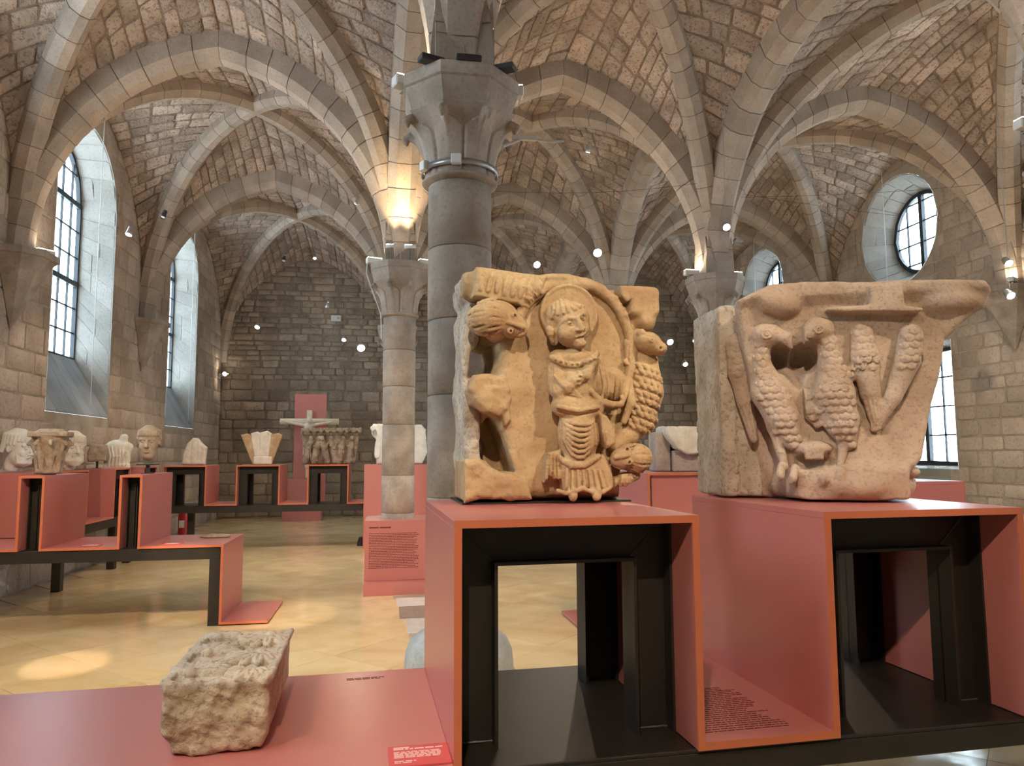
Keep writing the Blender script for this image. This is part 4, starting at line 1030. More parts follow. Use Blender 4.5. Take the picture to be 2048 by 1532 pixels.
XZY[0] = -0.085
for k in range(8): c.ridge(xz((1118+11*k, 950), (1114+13*k, 988)), [0.004, 0.0085], 0.001, 0.004); c.ridge(xz((1124+11*k, 952), (1121+13*k, 988)), 0.0035, 0.0, 0.003, True)
c.chain([q(1110, 988, -0.085), q(1125, 993, -0.092), q(1142, 990, -0.09), q(1160, 984, -0.088), q(1180, 992, -0.09), q(1200, 992, -0.088), q(1216, 984, -0.08)], 0.008, 0.004)
c.rough(0.0012, 70, 5, 0.0007, 180); c.mesh('carved_man', 'ochre_stone', fc)
# halo: dished disc with a raised rim
c = Clay((-0.04, -0.09, 0.57), (0.24, 0.06, 0.85), 0.005)
def disc(X, Y, Z):
    dx, dz = X-A1(1131), Z-B1(634); r = np.sqrt(dx*dx+dz*dz); return np.maximum(r-0.112, np.abs(Y+0.02)-0.022-0.012*np.clip(r/0.112, 0, 1)**3)
c.op(disc, (A1(1131)-0.12, -0.08, B1(634)-0.12), (A1(1131)+0.12, 0.04, B1(634)+0.12), 0.006, False)
c.chain([(A1(1131)+0.108*math.cos(a), -0.047, B1(634)+0.108*math.sin(a)) for a in [k*PI/14 for k in range(29)]], 0.008, 0.003); c.chain([(A1(1131)+0.094*math.cos(a), -0.052, B1(634)+0.094*math.sin(a)) for a in [k*PI/14 for k in range(29)]], 0.004, 0.003, cut=True)
c.rough(0.001, 60, 6); c.mesh('halo', 'ochre_stone', fc)
# the lions
XZY[0] = -0.115
c = Clay((-0.32, -0.17, 0.56), (-0.02, 0.16, 0.80), 0.0034)
c.ell(p1(980, 650, -0.04), (0.100, 0.080, 0.070), 0.02, rotm(0, -0.12, 0)); c.cap(p1(985, 660, 0.02), p1(990, 660, 0.12), 0.055, 0.06, 0.02)
c.ell(p1(1018, 664, -0.07), (0.050, 0.048, 0.050), 0.01); c.ell(p1(1036, 672, -0.08), (0.030, 0.034, 0.034), 0.01); c.ell(p1(1006, 630, -0.07), (0.02, 0.02, 0.018), 0.006); c.snap()
for k in range(13):
    a = k/12; y0 = 617+a*70; w_ = 3*math.sin(k*1.9)
    c.ridge(xz((1003+6*math.sin(a*PI), 632+a*46), (985, y0+w_), (960, y0-w_+3), (938+10*abs(a-0.5), y0+5)), [0.006, 0.009, 0.0085, 0.005], 0.002, 0.003)
    c.ridge(xz((1000, 635+a*46), (985, y0+3+w_), (960, y0+3-w_), (942, y0+8)), 0.0028, 0.0, 0.002, True)
for (x, y_) in ((1026, 650), (1018, 680)): c.dot(AX(x), B1(y_), (0.013, 0.010, 0.011), 0.001, 0.004); c.dot(AX(x+1), B1(y_), (0.0055, 0.016, 0.0055), 0.008, 0.002, True)
c.ridge(xz((1012, 664), (1028, 668), (1042, 672)), [0.006, 0.008, 0.011], 0.002); c.ridge(xz((1024, 690), (1036, 686), (1046, 680)), 0.0035, 0.0, 0.003, True)
for k in range(3): c.ridge(xz((1028+4*k, 660), (1026+5*k, 684)), 0.002, 0.0, 0.002, True)
c.rough(0.0013, 70, 11, 0.0008, 170); c.mesh('carved_lion_head', 'ochre_stone', fc)
XZY[0] = -0.07
c = Clay((0.24, -0.17, 0.14), (0.53, 0.20, 0.70), 0.0036)
c.chain([p1(1300, 725, 0.0), p1(1298, 790, 0.0), p1(1287, 845, 0.01), p1(1262, 880, 0.0), p1(1228, 905, -0.01)], [0.055, 0.072, 0.062, 0.036, 0.024], 0.02)
c.ell(p1(1305, 692, -0.05), (0.052, 0.062, 0.044), 0.012, rotm(0, 0.35, 0)); c.ell(p1(1325, 704, -0.075), (0.032, 0.042, 0.028), 0.01); c.ell(p1(1290, 672, -0.06), (0.018, 0.02, 0.018), 0.004)
c.chain([p1(1284, 665, -0.03), p1(1264, 690, -0.02), p1(1264, 735, -0.015)], [0.012, 0.018, 0.016], 0.008); c.snap()
for r in range(10):                                     # rows of fleece locks
    for k in range(6):
        x, y_ = 1262+12.5*k-1.2*r+(6 if r % 2 else 0), 728+14*r+4.5*k
        if y_ < 884: c.ridge(xz((x-4, y_-5), (x+1, y_+1), (x+5, y_+7)), [0.006, 0.0105, 0.007], 0.004, 0.0015, step=0.007); c.ridge(xz((x, y_-4), (x+6, y_+5)), 0.002, 0.013, 0.001, True, step=0.007)
c.dot(AX(1321), B1(706), (0.0065, 0.02, 0.0065), 0.006, 0.002, True); c.dot(AX(1302), B1(690), (0.012, 0.009, 0.010), 0.0, 0.003); c.dot(AX(1303), B1(690), (0.004, 0.012, 0.004), 0.008, 0.001, True); c.ridge(xz((1308, 720), (1322, 722), (1336, 716)), 0.0035, 0.0, 0.003, True)
for k in range(5): c.ridge(xz((1284+7*k, 672+3*k), (1292+7*k, 680+3*k)), 0.0025, 0.0, 0.002, True)
c.rough(0.0013, 70, 13, 0.0008, 170); c.mesh('carved_lion', 'ochre_stone', fc)
XZY[0] = -0.10
c = Clay((0.22, -0.16, 0.0), (0.48, 0.16, 0.24), 0.0034)
c.ell(p1(1268, 926, -0.04), (0.072, 0.068, 0.055), 0.015, rotm(0, 0.2, 0)); c.ell(p1(1240, 928, -0.075), (0.042, 0.04, 0.040), 0.008); c.cap(p1(1285, 925, 0.0), p1(1268, 915, 0.12), 0.05, 0.06, 0.02)
c.chain([p1(1222, 976, -0.03), p1(1245, 968, -0.05), p1(1272, 962, -0.045)], [0.02, 0.024, 0.018], 0.01); c.snap()
for k in range(10):
    a = k/9; c.ridge(xz((1262, 904+a*42), (1282, 897+a*56+2*math.sin(k*2)), (1302-8*abs(a-0.5), 899+a*54)), [0.005, 0.0095, 0.005], 0.002, 0.003); c.ridge(xz((1262, 907+a*42), (1282, 900+a*56), (1300, 902+a*54)), 0.0028, 0.0, 0.002, True)
for y_ in (909, 934): c.dot(AX(1254), B1(y_), (0.013, 0.010, 0.012), 0.0, 0.004); c.dot(AX(1254), B1(y_), (0.006, 0.018, 0.006), 0.008, 0.002, True)
c.ridge(xz((1254, 921), (1240, 922), (1228, 924)), [0.006, 0.009, 0.012], 0.002); c.ridge(xz((1226, 940), (1240, 946), (1254, 946)), 0.0035, 0.0, 0.003, True)
for k in range(4): c.ridge(xz((1236+10*k, 960), (1234+10*k, 980)), [0.005, 0.007], 0.001, 0.002)
c.rough(0.0013, 70, 15, 0.0008, 170); c.mesh('carved_lion_head', 'ochre_stone', fc)

# ---------------------------------------------------------------- eagle capital
ec = empty('eagle_capital', (1.78, 2.70, ZT+0.007), -0.35)
tag(ec, 'brown stone capital carved with two facing eagles, on the right red plinth', 'carved capital', 'large carved capitals on the front stand')
def A2(px, y=0.0): return (px-1688)*0.00201*(1+0.34*y)+0.22*y
def B2(py, y=0.0): return (1004-py)*0.00201*(1+0.34*y)
def p2(px, py, y=0.0): return (A2(px, y), y, B2(py, y))
def poly2_(P, y): return [(A2(a, y), B2(b, y)) for a, b in P]
c = Clay((-0.60, -0.06, 0.0), (-0.20, 0.36, 0.85), 0.0070)
# engaged slab on the left with a raised fillet
c.prism([(-0.455, 0.0), (-0.54, 0.32), (-0.30, 0.32), (-0.30, 0.0)], 0.0, 0.80, axis='z', rd=0.012)
c.prism([(-0.455, -0.01), (-0.475, 0.07), (-0.41, 0.07), (-0.395, -0.01)], 0.0, 0.79, axis='z', rd=0.01, k=0.008)
c.warp(lambda X, Y, Z: 0.0035*vnoise(X*60, Y*60, Z*45, 8)+0.003*vnoise(X*140, Y*140, Z*110, 9)+0.005*vnoise(X*18, Y*18, Z*14, 10)); c.mesh('engaged_slab', 'crust_stone', ec)
c = Clay((-0.42, -0.36, 0.0), (0.58, 0.36, 0.92), 0.0070)
c.prism([(-0.42, 0.01), (-0.40, 0.32), (0.0, 0.32), (0.0, 0.01)], 0.0, 0.79, axis='z', rd=0.012)
# bell: widening upward; outline from the front, kept inside a leaning front profile
ol = [(1565, 1006), (1548, 960), (1534, 900), (1520, 760), (1500, 650), (1495, 596), (1540, 578), (1565, 566), (1640, 566), (1755, 572), (1815, 570), (1960, 577), (1972, 600), (1962, 628), (1925, 655), (1892, 690), (1886, 735), (1870, 790), (1852, 860), (1832, 930), (1815, 955), (1812, 1006)]
Pf = [(float(a), float(b)) for a, b in poly2_(ol, -0.16)]; Ps = [(-0.235, 0.0), (-0.235, 0.11), (-0.20, 0.15), (-0.165, 0.30), (-0.17, 0.60), (-0.20, 0.74), (-0.235, 0.78), (-0.24, 0.90), (0.32, 0.90), (0.32, 0.0)]
def bell_f(X, Y, Z):
    d1 = Clay.poly2(Pf, X-0.22*(Y+0.16)*0.0, Z+0*X)+0.02; d2 = Clay.poly2(Ps, Y+0*Z, Z+0*Y)+0.02
    d1, d2 = np.broadcast_arrays(d1, d2); return np.minimum(np.maximum(d1, d2), 0)+np.sqrt(np.maximum(d1, 0)**2+np.maximum(d2, 0)**2)-0.02
c.op(bell_f, (-0.55, -0.30, 0), (0.58, 0.34, 0.92), 0.03, False)
# the lower bell is round: cut the front corners away
c.prism([(-0.16, -0.40), (-0.36, -0.40), (-0.36, -0.02), (-0.262, -0.03)], -0.1, 0.40, axis='z', rd=0.005, k=0.04, cut=True)
c.prism([(0.13, -0.40), (0.60, -0.40), (0.60, 0.10), (0.25, -0.02)], -0.1, 0.13, axis='z', rd=0.005, k=0.03, cut=True)
# base ring
c.chain([(0.225*math.cos(a)-0.01, 0.225*math.sin(a), 0.055) for a in [PI+k*PI/12 for k in range(13)]], 0.045, 0.015)
# top: stepped block, ledge, broken left part
c.prism(poly2_([(1752, 572), (1816, 570), (1818, 618), (1850, 622), (1850, 630), (1672, 622), (1672, 615), (1752, 612)], -0.22), -0.256, -0.10, rd=0.006, k=0.006)
c.ell(p2(1580, 600, -0.20), (0.085, 0.06, 0.055), 0.02, rotm(0, 0.3, 0)); c.ell(p2(1905, 610, -0.17), (0.12, 0.07, 0.055), 0.02)
c.box(p2(1505, 625, -0.05), (0.035, 0.05, 0.05), 0.01, 0.01, cut=True)
# heart shaped opening under the heads, slots beside the wings, hollow between the feet
for (x, y_, r) in ((1580, 716, 0.060), (1632, 716, 0.060)): c.ell(p2(x, y_, -0.16), (r, 0.17, 0.060), 0.012, cut=True)
c.cap(p2(1606, 732, -0.17), p2(1613, 770, -0.17), 0.052, 0.018, 0.02, cut=True, flat=2.6)
c.chain([p2(1728, 745, -0.19), p2(1735, 800, -0.185), p2(1742, 842, -0.18)], [0.012, 0.022, 0.010], 0.015, cut=True, flat=2.2)
c.chain([p2(1842, 720, -0.18), p2(1806, 800, -0.18), p2(1770, 870, -0.175)], [0.012, 0.018, 0.012], 0.015, cut=True, flat=2)
c.chain([p2(1486, 750, 0.0), p2(1505, 830, 0.0), p2(1520, 893, -0.02)], [0.012, 0.016, 0.012], 0.012, cut=True, flat=2)
c.chain([p2(1540, 790, -0.12), p2(1552, 870, -0.14), p2(1572, 925, -0.17)], [0.014, 0.022, 0.014], 0.015, cut=True, flat=2)
c.ell(p2(1635, 925, -0.21), (0.075, 0.07, 0.035), 0.015, cut=True)
# mask above the hollow, talons, lip of the base
c.ell(p2(1635, 900, -0.195), (0.072, 0.045, 0.028), 0.012)
for k in range(4): c.cap(p2(1622+10*k, 905, -0.23), p2(1624+9*k, 918, -0.225), 0.009, 0.010, 0.004)
for (x, y_) in ((1575, 950), (1600, 955), (1660, 958), (1690, 950), (1720, 955)): c.chain([p2(x, y_-14, -0.205), p2(x-6, y_+4, -0.25), p2(x-10, y_+14, -0.25)], [0.018, 0.017, 0.008], 0.008)
c.chain([p2(1652, 956, -0.235), p2(1690, 966, -0.25), p2(1728, 952, -0.22)], 0.012, 0.008)
c.chain([p2(1840, 870, -0.16), p2(1828, 920, -0.18), p2(1790, 962, -0.21), p2(1740, 962, -0.23)], [0.012, 0.014, 0.014, 0.008], 0.01)
c.ell(p2(1822, 905, -0.12), (0.02, 0.03, 0.02), 0.01); c.ell(p2(1818, 950, -0.14), (0.028, 0.04, 0.022), 0.01)
c.rough(0.003, 45, 21, 0.0015, 120)
c.warp(lambda X, Y, Z: np.clip((X-0.22)/0.05, 0, 1)*np.clip((0.66-Z)/0.1, 0, 1)*np.clip((Y+0.12)/0.05, 0, 1)*0.010*vnoise(X*70, Y*70, Z*50, 10))
c.mesh('capital_block', 'eagle_stone', ec)
def xz2(y, *P): return [(A2(a, y), B2(b, y)) for a, b in P]
def eagle(head, beak, body, brs, wings, leg, seed, lo, hi):
    c = Clay(lo, hi, 0.0037); y0 = body[2][2]-brs[2]
    for pts, rs_ in wings: c.chain([p2(*w) for w in pts], rs_, 0.008, flat=0.8)
    c.chain([p2(*b) for b in body], brs, 0.014)
    c.snap(); base = c.FM.copy(); rs = random.Random(seed)
    z = 0.66; row = 0
    while z > 0.20:                                              # overlapping feather tips, row by row
        x = lo[0]+0.008+(0.0165 if row % 2 else 0)
        while x < hi[0]:
            y = c.fy(x, z)
            if y is not None and y < head[2]+0.16 and not (z < 0.50 and (x > A2(1718, -0.2) or x < A2(1528, -0.05))):
                g0, g1 = c.fy(x-0.012, z), c.fy(x+0.012, z)
                if g0 is not None and g1 is not None and abs(g0-g1) < 0.03:
                    pts = [(x+0.0150*math.cos(a), z+0.0155*math.sin(a)) for a in [PI+k*PI/6 for k in range(7)]]
                    c.ridge([pts[0], pts[1], pts[2], pts[3], pts[4], pts[5], pts[6]], 0.0046, 0.0010, 0.0015, step=0.02)
                    c.dot(x, z-0.004, (0.013, 0.0075, 0.013), 0.0, 0.002)
            x += 0.0330
        z -= 0.0265; row += 1
    for pts, rs_ in wings:                                          # long flight feathers below the scaled shoulder
        n = len(pts)
        for k in (-1.0, -0.33, 0.33, 1.0):
            a, b = pts[n//2], pts[-1]; w0, w1 = rs_[n//2]/0.00201*0.75, rs_[-1]/0.00201*0.75
            c.ridge(xz2(a[2], (a[0]+k*w0, a[1]+8), (b[0]+k*w1, b[1])), 0.0032, 0.0, 0.003, True)
    hx, hy, hd = head; c.ell(p2(*head), (0.058, 0.055, 0.050), 0.012)
    s_ = 1 if beak[0][0] > hx else -1
    c.chain([p2(*b) for b in beak], [0.036, 0.024, 0.008], 0.010); c.snap()
    c.ridge(xz2(hd-0.05, (hx+s_*38, hy+24), (hx+s_*24, hy+16), (hx+s_*8, hy+20), (hx-s_*4, hy+26)), 0.0036, 0.0, 0.003, True)
    ex, ey = hx+s_*1, hy-3
    c.ridge(xz2(hd-0.05, *[(ex+9.5*math.cos(a), ey+8.5*math.sin(a)) for a in [k*PI/8 for k in range(17)]]), 0.0042, 0.001, 0.002, step=0.02); c.dot(A2(ex, hd-0.05), B2(ey, hd-0.05), (0.009, 0.009, 0.009), 0.0, 0.003); c.dot(A2(ex, hd-0.05), B2(ey, hd-0.05), (0.003, 0.012, 0.003), 0.006, 0.002, True)
    c.chain([p2(*w) for w in leg], [0.022, 0.016, 0.014], 0.01)
    c.rough(0.0016, 60, seed, 0.0009, 150); return c.mesh('carved_eagle', 'eagle_stone', ec)
eagle((1553, 666, -0.165), [(1568, 664, -0.185), (1590, 672, -0.195), (1602, 692, -0.19)],
      [(1545, 690, -0.15), (1541, 726, -0.15), (1556, 785, -0.165), (1580, 842, -0.18), (1598, 888, -0.185)], [0.036, 0.036, 0.070, 0.062, 0.034],
      [([(1496, 690, -0.03), (1500, 745, -0.04), (1510, 810, -0.045), (1524, 885, -0.055)], [0.045, 0.048, 0.034, 0.018])],
      [(1560, 860, -0.17), (1574, 910, -0.19), (1580, 938, -0.20)], 31, (-0.50, -0.30, 0.10), (-0.08, 0.08, 0.80))
eagle((1656, 658, -0.195), [(1640, 662, -0.22), (1620, 674, -0.225), (1608, 695, -0.21)],
      [(1674, 690, -0.185), (1676, 728, -0.185), (1678, 790, -0.195), (1692, 848, -0.195), (1702, 890, -0.19)], [0.040, 0.042, 0.078, 0.062, 0.030],
      [([(1738, 670, -0.18), (1742, 720, -0.19), (1750, 790, -0.19), (1758, 858, -0.19)], [0.042, 0.052, 0.036, 0.018]), ([(1830, 676, -0.19), (1822, 725, -0.19), (1790, 800, -0.19), (1752, 862, -0.19)], [0.044, 0.046, 0.032, 0.014]), ([(1622, 795, -0.17), (1632, 825, -0.185), (1646, 852, -0.19)], [0.032, 0.032, 0.014]), ([(1700, 760, -0.185), (1722, 745, -0.185), (1740, 720, -0.185)], [0.03, 0.03, 0.03])],
      [(1694, 880, -0.19), (1690, 915, -0.205), (1684, 940, -0.215)], 33, (-0.16, -0.34, 0.10), (0.38, 0.02, 0.82))

# ================================================================ smaller carvings and things on the stands
def head_clay(w, beard=0.0, cap=False, h=0.006, bald=False, seed=1):
    """a stone head facing -y, about w wide, its chin at z = 0"""
    c = Clay((-w*0.72, -w*0.95, -w*0.15), (w*0.72, w*0.75, w*1.75), h)
    c.ell((0, 0.03*w, w*1.02), (w*0.47, w*0.56, w*0.55), 0.02); c.ell((0, -w*0.14, w*0.58), (w*0.38, w*0.42, w*0.55), 0.03)
    c.ell((0, -w*0.25, w*0.16), (w*0.22, w*0.22, w*0.16), 0.02); c.cap((0, w*0.1, w*0.3), (0, w*0.15, 0), w*0.27, w*0.27, 0.02)
    for s in (-1, 1):
        c.ell((s*w*0.19, -w*0.56, w*0.82), (w*0.12, w*0.10, w*0.075), 0.012, cut=True); c.ell((s*w*0.185, -w*0.49, w*0.81), (w*0.075, w*0.06, w*0.05), 0.004)
        c.cap((s*w*0.30, -w*0.44, w*0.92), (s*w*0.06, -w*0.56, w*0.93), w*0.055, w*0.05, 0.012); c.ell((s*w*0.25, -w*0.42, w*0.58), (w*0.11, w*0.09, w*0.12), 0.02)
        c.ell((s*w*0.47, w*0.02, w*0.78), (w*0.06, w*0.12, w*0.19), 0.01, rotm(0.15, 0, 0)); c.ell((s*w*0.52, -w*0.01, w*0.80), (w*0.04, w*0.06, w*0.10), 0.006, cut=True)
    c.chain([(0, -w*0.54, w*0.90), (0, -w*0.64, w*0.72), (0, -w*0.72, w*0.60)], [w*0.05, w*0.065, w*0.085], 0.012)
    for s in (-1, 1): c.ell((s*w*0.075, -w*0.62, w*0.575), (w*0.05, w*0.06, w*0.045), 0.006)
    c.cap((-w*0.13, -w*0.55, w*0.42), (w*0.13, -w*0.55, w*0.42), w*0.04, w*0.04, 0.01); c.cap((-w*0.10, -w*0.54, w*0.34), (w*0.10, -w*0.54, w*0.34), w*0.045, w*0.045, 0.01); c.cap((-w*0.15, -w*0.60, w*0.38), (w*0.15, -w*0.60, w*0.38), w*0.018, k=0.006, cut=True)
    if beard:
        rs = random.Random(seed)
        for k in range(15):
            a = (k/14-0.5)*2.5; x, y = w*0.36*math.sin(a), -w*0.20-w*0.28*math.cos(a)
            c.chain([(x*1.05, y, w*0.48), (x*0.95, y-w*0.06, w*0.22), (x*0.7, y*0.9-w*0.03, w*(0.12-beard))], [w*0.055, w*0.07, w*0.03], 0.006)
        for s in (-1, 1): c.chain([(s*w*0.03, -w*0.62, w*0.50), (s*w*0.14, -w*0.58, w*0.45), (s*w*0.20, -w*0.50, w*0.32)], [w*0.04, w*0.045, w*0.02], 0.006)
    for k in range(26):        # locks of hair
        a = k/25*2*PI; 
        if bald and math.cos(a) > 0.3: continue
        x, y = math.sin(a), -math.cos(a)
        z0 = 1.10 if math.cos(a) > 0.5 else (0.95 if math.cos(a) > -0.2 else 0.60)
        c.chain([(x*w*0.16, y*w*0.18+w*0.03, w*1.54), (x*w*0.43, y*w*0.52+w*0.03, w*1.30), (x*w*0.505, y*w*0.58+w*0.03, w*z0)], [w*0.05, w*0.075, w*0.05], 0.008)
    if cap: c.ell((0, w*0.02, w*1.32), (w*0.52, w*0.6, w*0.33), 0.02)
    c.rough(w*0.008, 14/w, seed, w*0.004, 40/w); return c
GRP = 'carved stone heads on the left stands'
def put(c, name, mat, loc, rot, label, cat, group=None):
    o = c.mesh(name, mat); o.location = loc; o.rotation_euler = rot; tag(o, label, cat, group); return o
put(head_clay(0.27, 0.02, seed=3), 'stone_portrait', 'white_stone', (-4.16, 9.0, ZT+0.06), (0.12, 0.0, 1.38), 'white stone head in profile facing right at the left edge', 'stone head', GRP)
put(head_clay(0.27, 0.10, seed=5), 'stone_portrait', 'pale_stone', (-3.90, 9.80, ZT+0.058), (0.0, 0.05, 0.75), 'bearded pale stone head right behind the small leafy capital', 'stone head', GRP)
h3 = put(head_clay(0.215, 0.0, seed=8), 'stone_portrait', 'brown_stone', (-2.41, 7.86, ZT+0.142), (0.0, 0.0, 0.12), 'weathered brown head raised on a short black mount', 'stone head', GRP)
m3 = MB(); m3.box(-0.015, 0.015, -0.015, 0.015, 0, 0.09); m3.box(-0.09, 0.09, -0.07, 0.07, 0.085, 0.095); m3.box(-0.05, 0.05, -0.05, 0.05, 0, 0.006)
m3 = m3.build('head_mount', 'dark_metal', loc=(-2.41, 7.86, ZT+0.0005)); tag(m3, 'short black mount under the weathered brown head', 'mount')
# small leafy capital
c = Clay((-0.24, -0.24, 0), (0.24, 0.24, 0.46), 0.007)
c.op(lambda X, Y, Z: (np.sqrt(X*X+Y*Y)-(0.105+0.10*np.clip(Z/0.4, 0, 1)**2.2))*0.85+0*Z+np.maximum(Z-0.40, 0)+np.maximum(0.02-Z, 0), (-0.22, -0.22, 0.0), (0.22, 0.22, 0.42), 0.01, False)
c.prism([(-0.21, -0.19), (-0.17, -0.21), (0, -0.18), (0.17, -0.21), (0.21, -0.19), (0.18, 0), (0.21, 0.19), (0.17, 0.21), (0, 0.18), (-0.17, 0.21), (-0.21, 0.19), (-0.18, 0)], 0.385, 0.44, axis='z', rd=0.008)
for k in range(8):
    a = k*PI/4+0.2; ca, sa = math.cos(a), math.sin(a)
    c.chain([(ca*0.11, sa*0.11, 0.03), (ca*0.13, sa*0.13, 0.20), (ca*0.19, sa*0.19, 0.33), (ca*0.225, sa*0.225, 0.31)], [0.03, 0.035, 0.025, 0.02], 0.01)
    for q_ in (-1, 1): c.chain([(math.cos(a+q_*0.12)*0.12, math.sin(a+q_*0.12)*0.12, 0.06), (math.cos(a+q_*0.3)*0.15, math.sin(a+q_*0.3)*0.15, 0.22)], [0.012, 0.018], 0.004)
c.chain([(0.115*math.cos(k*PI/8), 0.115*math.sin(k*PI/8), 0.025) for k in range(17)], 0.022, 0.006)
c.rough(0.005, 45, 4, 0.004, 110)
put(c, 'leafy_capital', 'brown_stone', (-3.26, 7.72, ZT+0.010), (0, 0, 0.2), 'small dark leafy capital on the left narrow upright', 'carved capital').scale = (0.80, 0.80, 0.92)
# fragments on the wall stand
c = Clay((-0.14, -0.12, 0), (0.14, 0.12, 0.27), 0.008); c.prism([(-0.11, 0.0), (0.10, 0.02), (0.12, 0.24), (-0.09, 0.255), (-0.125, 0.12)], -0.09, 0.09, rd=0.03); c.rough(0.008, 30, 2, 0.004, 80)
put(c, 'stone_fragment', 'brown_stone', (-4.08, 11.12, ZT+0.09), (0, 0, 0.3), 'squarish brown fragment on a thin black pin by the wall', 'stone fragment')
pm = MB(); pm.box(-0.012, 0.012, -0.012, 0.012, 0.0, 0.10); pm.box(-0.05, 0.05, -0.04, 0.04, 0, 0.006); pm = pm.build('fragment_pin', 'dark_metal', loc=(-4.08, 11.12, ZT+0.0005)); tag(pm, 'thin black pin holding the squarish brown fragment', 'mount')
c = Clay((-0.22, -0.14, 0), (0.22, 0.14, 0.48), 0.008); c.ell((0, 0, 0.16), (0.18, 0.11, 0.24), 0.02); c.ell((0.02, 0, 0.29), (0.19, 0.10, 0.10), 0.03); c.cap((0.06, 0, 0.34), (0.08, 0, 0.43), 0.07, 0.055, 0.02); c.box((0, 0, 0.02), (0.17, 0.10, 0.03), 0.01, 0.02)
for k in range(6): c.chain([(-0.12+0.05*k, -0.10, 0.32-0.02*k), (-0.08+0.04*k, -0.125, 0.16), (-0.10+0.045*k, -0.105, 0.03)], 0.012, 0.01)
c.rough(0.006, 30, 6, 0.003, 90)
put(c, 'bust_fragment', 'pale_stone', (-3.93, 11.42, ZT+0.006), (0, 0, 0.3), 'headless draped bust fragment between the pinned stone and the brown head', 'stone fragment')
# rounded twin-lobed fragment
c = Clay((-0.24, -0.16, 0), (0.24, 0.16, 0.50), 0.008); c.prism([(-0.20, 0), (0.18, 0), (0.20, 0.30), (0.13, 0.37), (0.06, 0.46), (-0.02, 0.47), (-0.12, 0.38), (-0.18, 0.2)], -0.1, 0.1, rd=0.04); c.cap((0.05, -0.11, 0.10), (0.045, -0.11, 0.40), 0.012, k=0.02, cut=True); c.cap((-0.06, -0.11, 0.02), (-0.04, -0.11, 0.40), 0.010, k=0.02, cut=True)
c.rough(0.006, 25, 7, 0.003, 80)
put(c, 'stone_fragment', 'pale_stone', (-3.40, 13.55, ZT+0.006), (0, 0, 0.1), 'round-topped pale fragment on the first far portal', 'stone fragment')
# fan-shaped rib springer
t = empty('rib_springer', (-2.25, 13.55, ZT+0.005), 0.1); tag(t, 'fan-shaped pale rib springer on the second far portal', 'rib springer')
for k, (a, m_) in enumerate(((-0.52, 'ochre_stone'), (-0.22, 'pale_stone'), (0.08, 'pale_stone'), (0.42, 'ochre_stone'))):
    c = Clay((-0.42, -0.16, 0), (0.42, 0.16, 0.66), 0.008); top = (a*0.55, 0.0, 0.56-0.10*abs(a)); bt = (a*0.18, 0, 0.03)
    dx = 0.075; c.prism([(bt[0]-0.075, 0.0), (bt[0]+0.075, 0.0), (top[0]+0.095, top[2]), (top[0]+0.02, top[2]+0.04), (top[0]-0.095, top[2]+0.01)], -0.11+0.03*abs(a), 0.11, rd=0.02)
    c.cap((bt[0]+0.02, -0.115, 0.12), (top[0]+0.03, -0.105, top[2]-0.02), 0.014, k=0.012, cut=True); c.rough(0.003, 30, k, 0.002, 90); c.mesh('rib_stub', m_, t)
c = Clay((-0.2, -0.15, 0), (0.2, 0.15, 0.2), 0.008); c.box((0, 0, 0.07), (0.155, 0.125, 0.07), 0.02); c.rough(0.005, 30, 3); c.mesh('foot_block', 'pale_stone', t)
# dark capital with figures under arches
c = Clay((-0.53, -0.28, 0), (0.53, 0.28, 0.66), 0.0085)
c.prism([(-0.44, 0), (0.44, 0), (0.50, 0.52), (0.52, 0.64), (-0.52, 0.64), (-0.50, 0.52)], -0.17, 0.24, rd=0.02)
for k in range(9):
    x = -0.46+0.115*k; c.chain([(x-0.045, -0.20, 0.53), (x-0.03, -0.215, 0.585), (x+0.0, -0.22, 0.605), (x+0.03, -0.215, 0.585), (x+0.045, -0.20, 0.53)], 0.016, 0.006); c.box((x+0.057, -0.19, 0.60), (0.022, 0.05, 0.045), 0.01, 0.006); c.ell((x, -0.2, 0.55), (0.025, 0.05, 0.03), 0.006, cut=True)
rs = random.Random(2)
for k, x in enumerate((-0.38, -0.24, -0.10, 0.05, 0.19, 0.35)):
    ln = rs.uniform(-0.05, 0.05); c.ell((x+ln, -0.22, 0.45), (0.04, 0.05, 0.05), 0.008); c.chain([(x+ln, -0.20, 0.40), (x, -0.21, 0.28), (x-ln, -0.20, 0.05)], [0.05, 0.062, 0.06], 0.012); c.chain([(x+0.05, -0.22, 0.36), (x+0.02, -0.26, 0.27), (x-0.05, -0.25, 0.32)], 0.02, 0.008)
    for q_ in range(4): c.cap((x-0.045+0.03*q_, -0.262, 0.24), (x-0.05+0.033*q_, -0.25, 0.05), 0.007, 0.009, 0.005)
c.rough(0.007, 35, 4, 0.005, 90)
put(c, 'figured_capital', 'dark_carved', (-1.09, 13.62, ZT+0.006), (0, 0, 0.05), 'dark weathered capital crowded with figures under small arches', 'carved capital')
# pale capital behind the slim column
c = Clay((-0.52, -0.24, 0), (0.52, 0.24, 0.72), 0.009); c.prism([(-0.36, 0), (0.42, 0), (0.50, 0.2), (0.47, 0.60), (0.40, 0.68), (-0.44, 0.70), (-0.46, 0.52), (-0.36, 0.40), (-0.38, 0.2)], -0.2, 0.2, rd=0.04); c.chain([(-0.42, -0.2, 0.62), (-0.34, -0.22, 0.45), (-0.36, -0.22, 0.15)], [0.06, 0.04, 0.05], 0.02); c.ell((-0.40, -0.22, 0.52), (0.04, 0.06, 0.08), 0.01, cut=True); c.rough(0.008, 25, 5, 0.004, 80)
put(c, 'pale_capital', 'white_stone', (0.11, 13.03, ZT+0.006), (0, 0, 0.0), 'broad pale capital half hidden behind the slim column', 'carved capital')
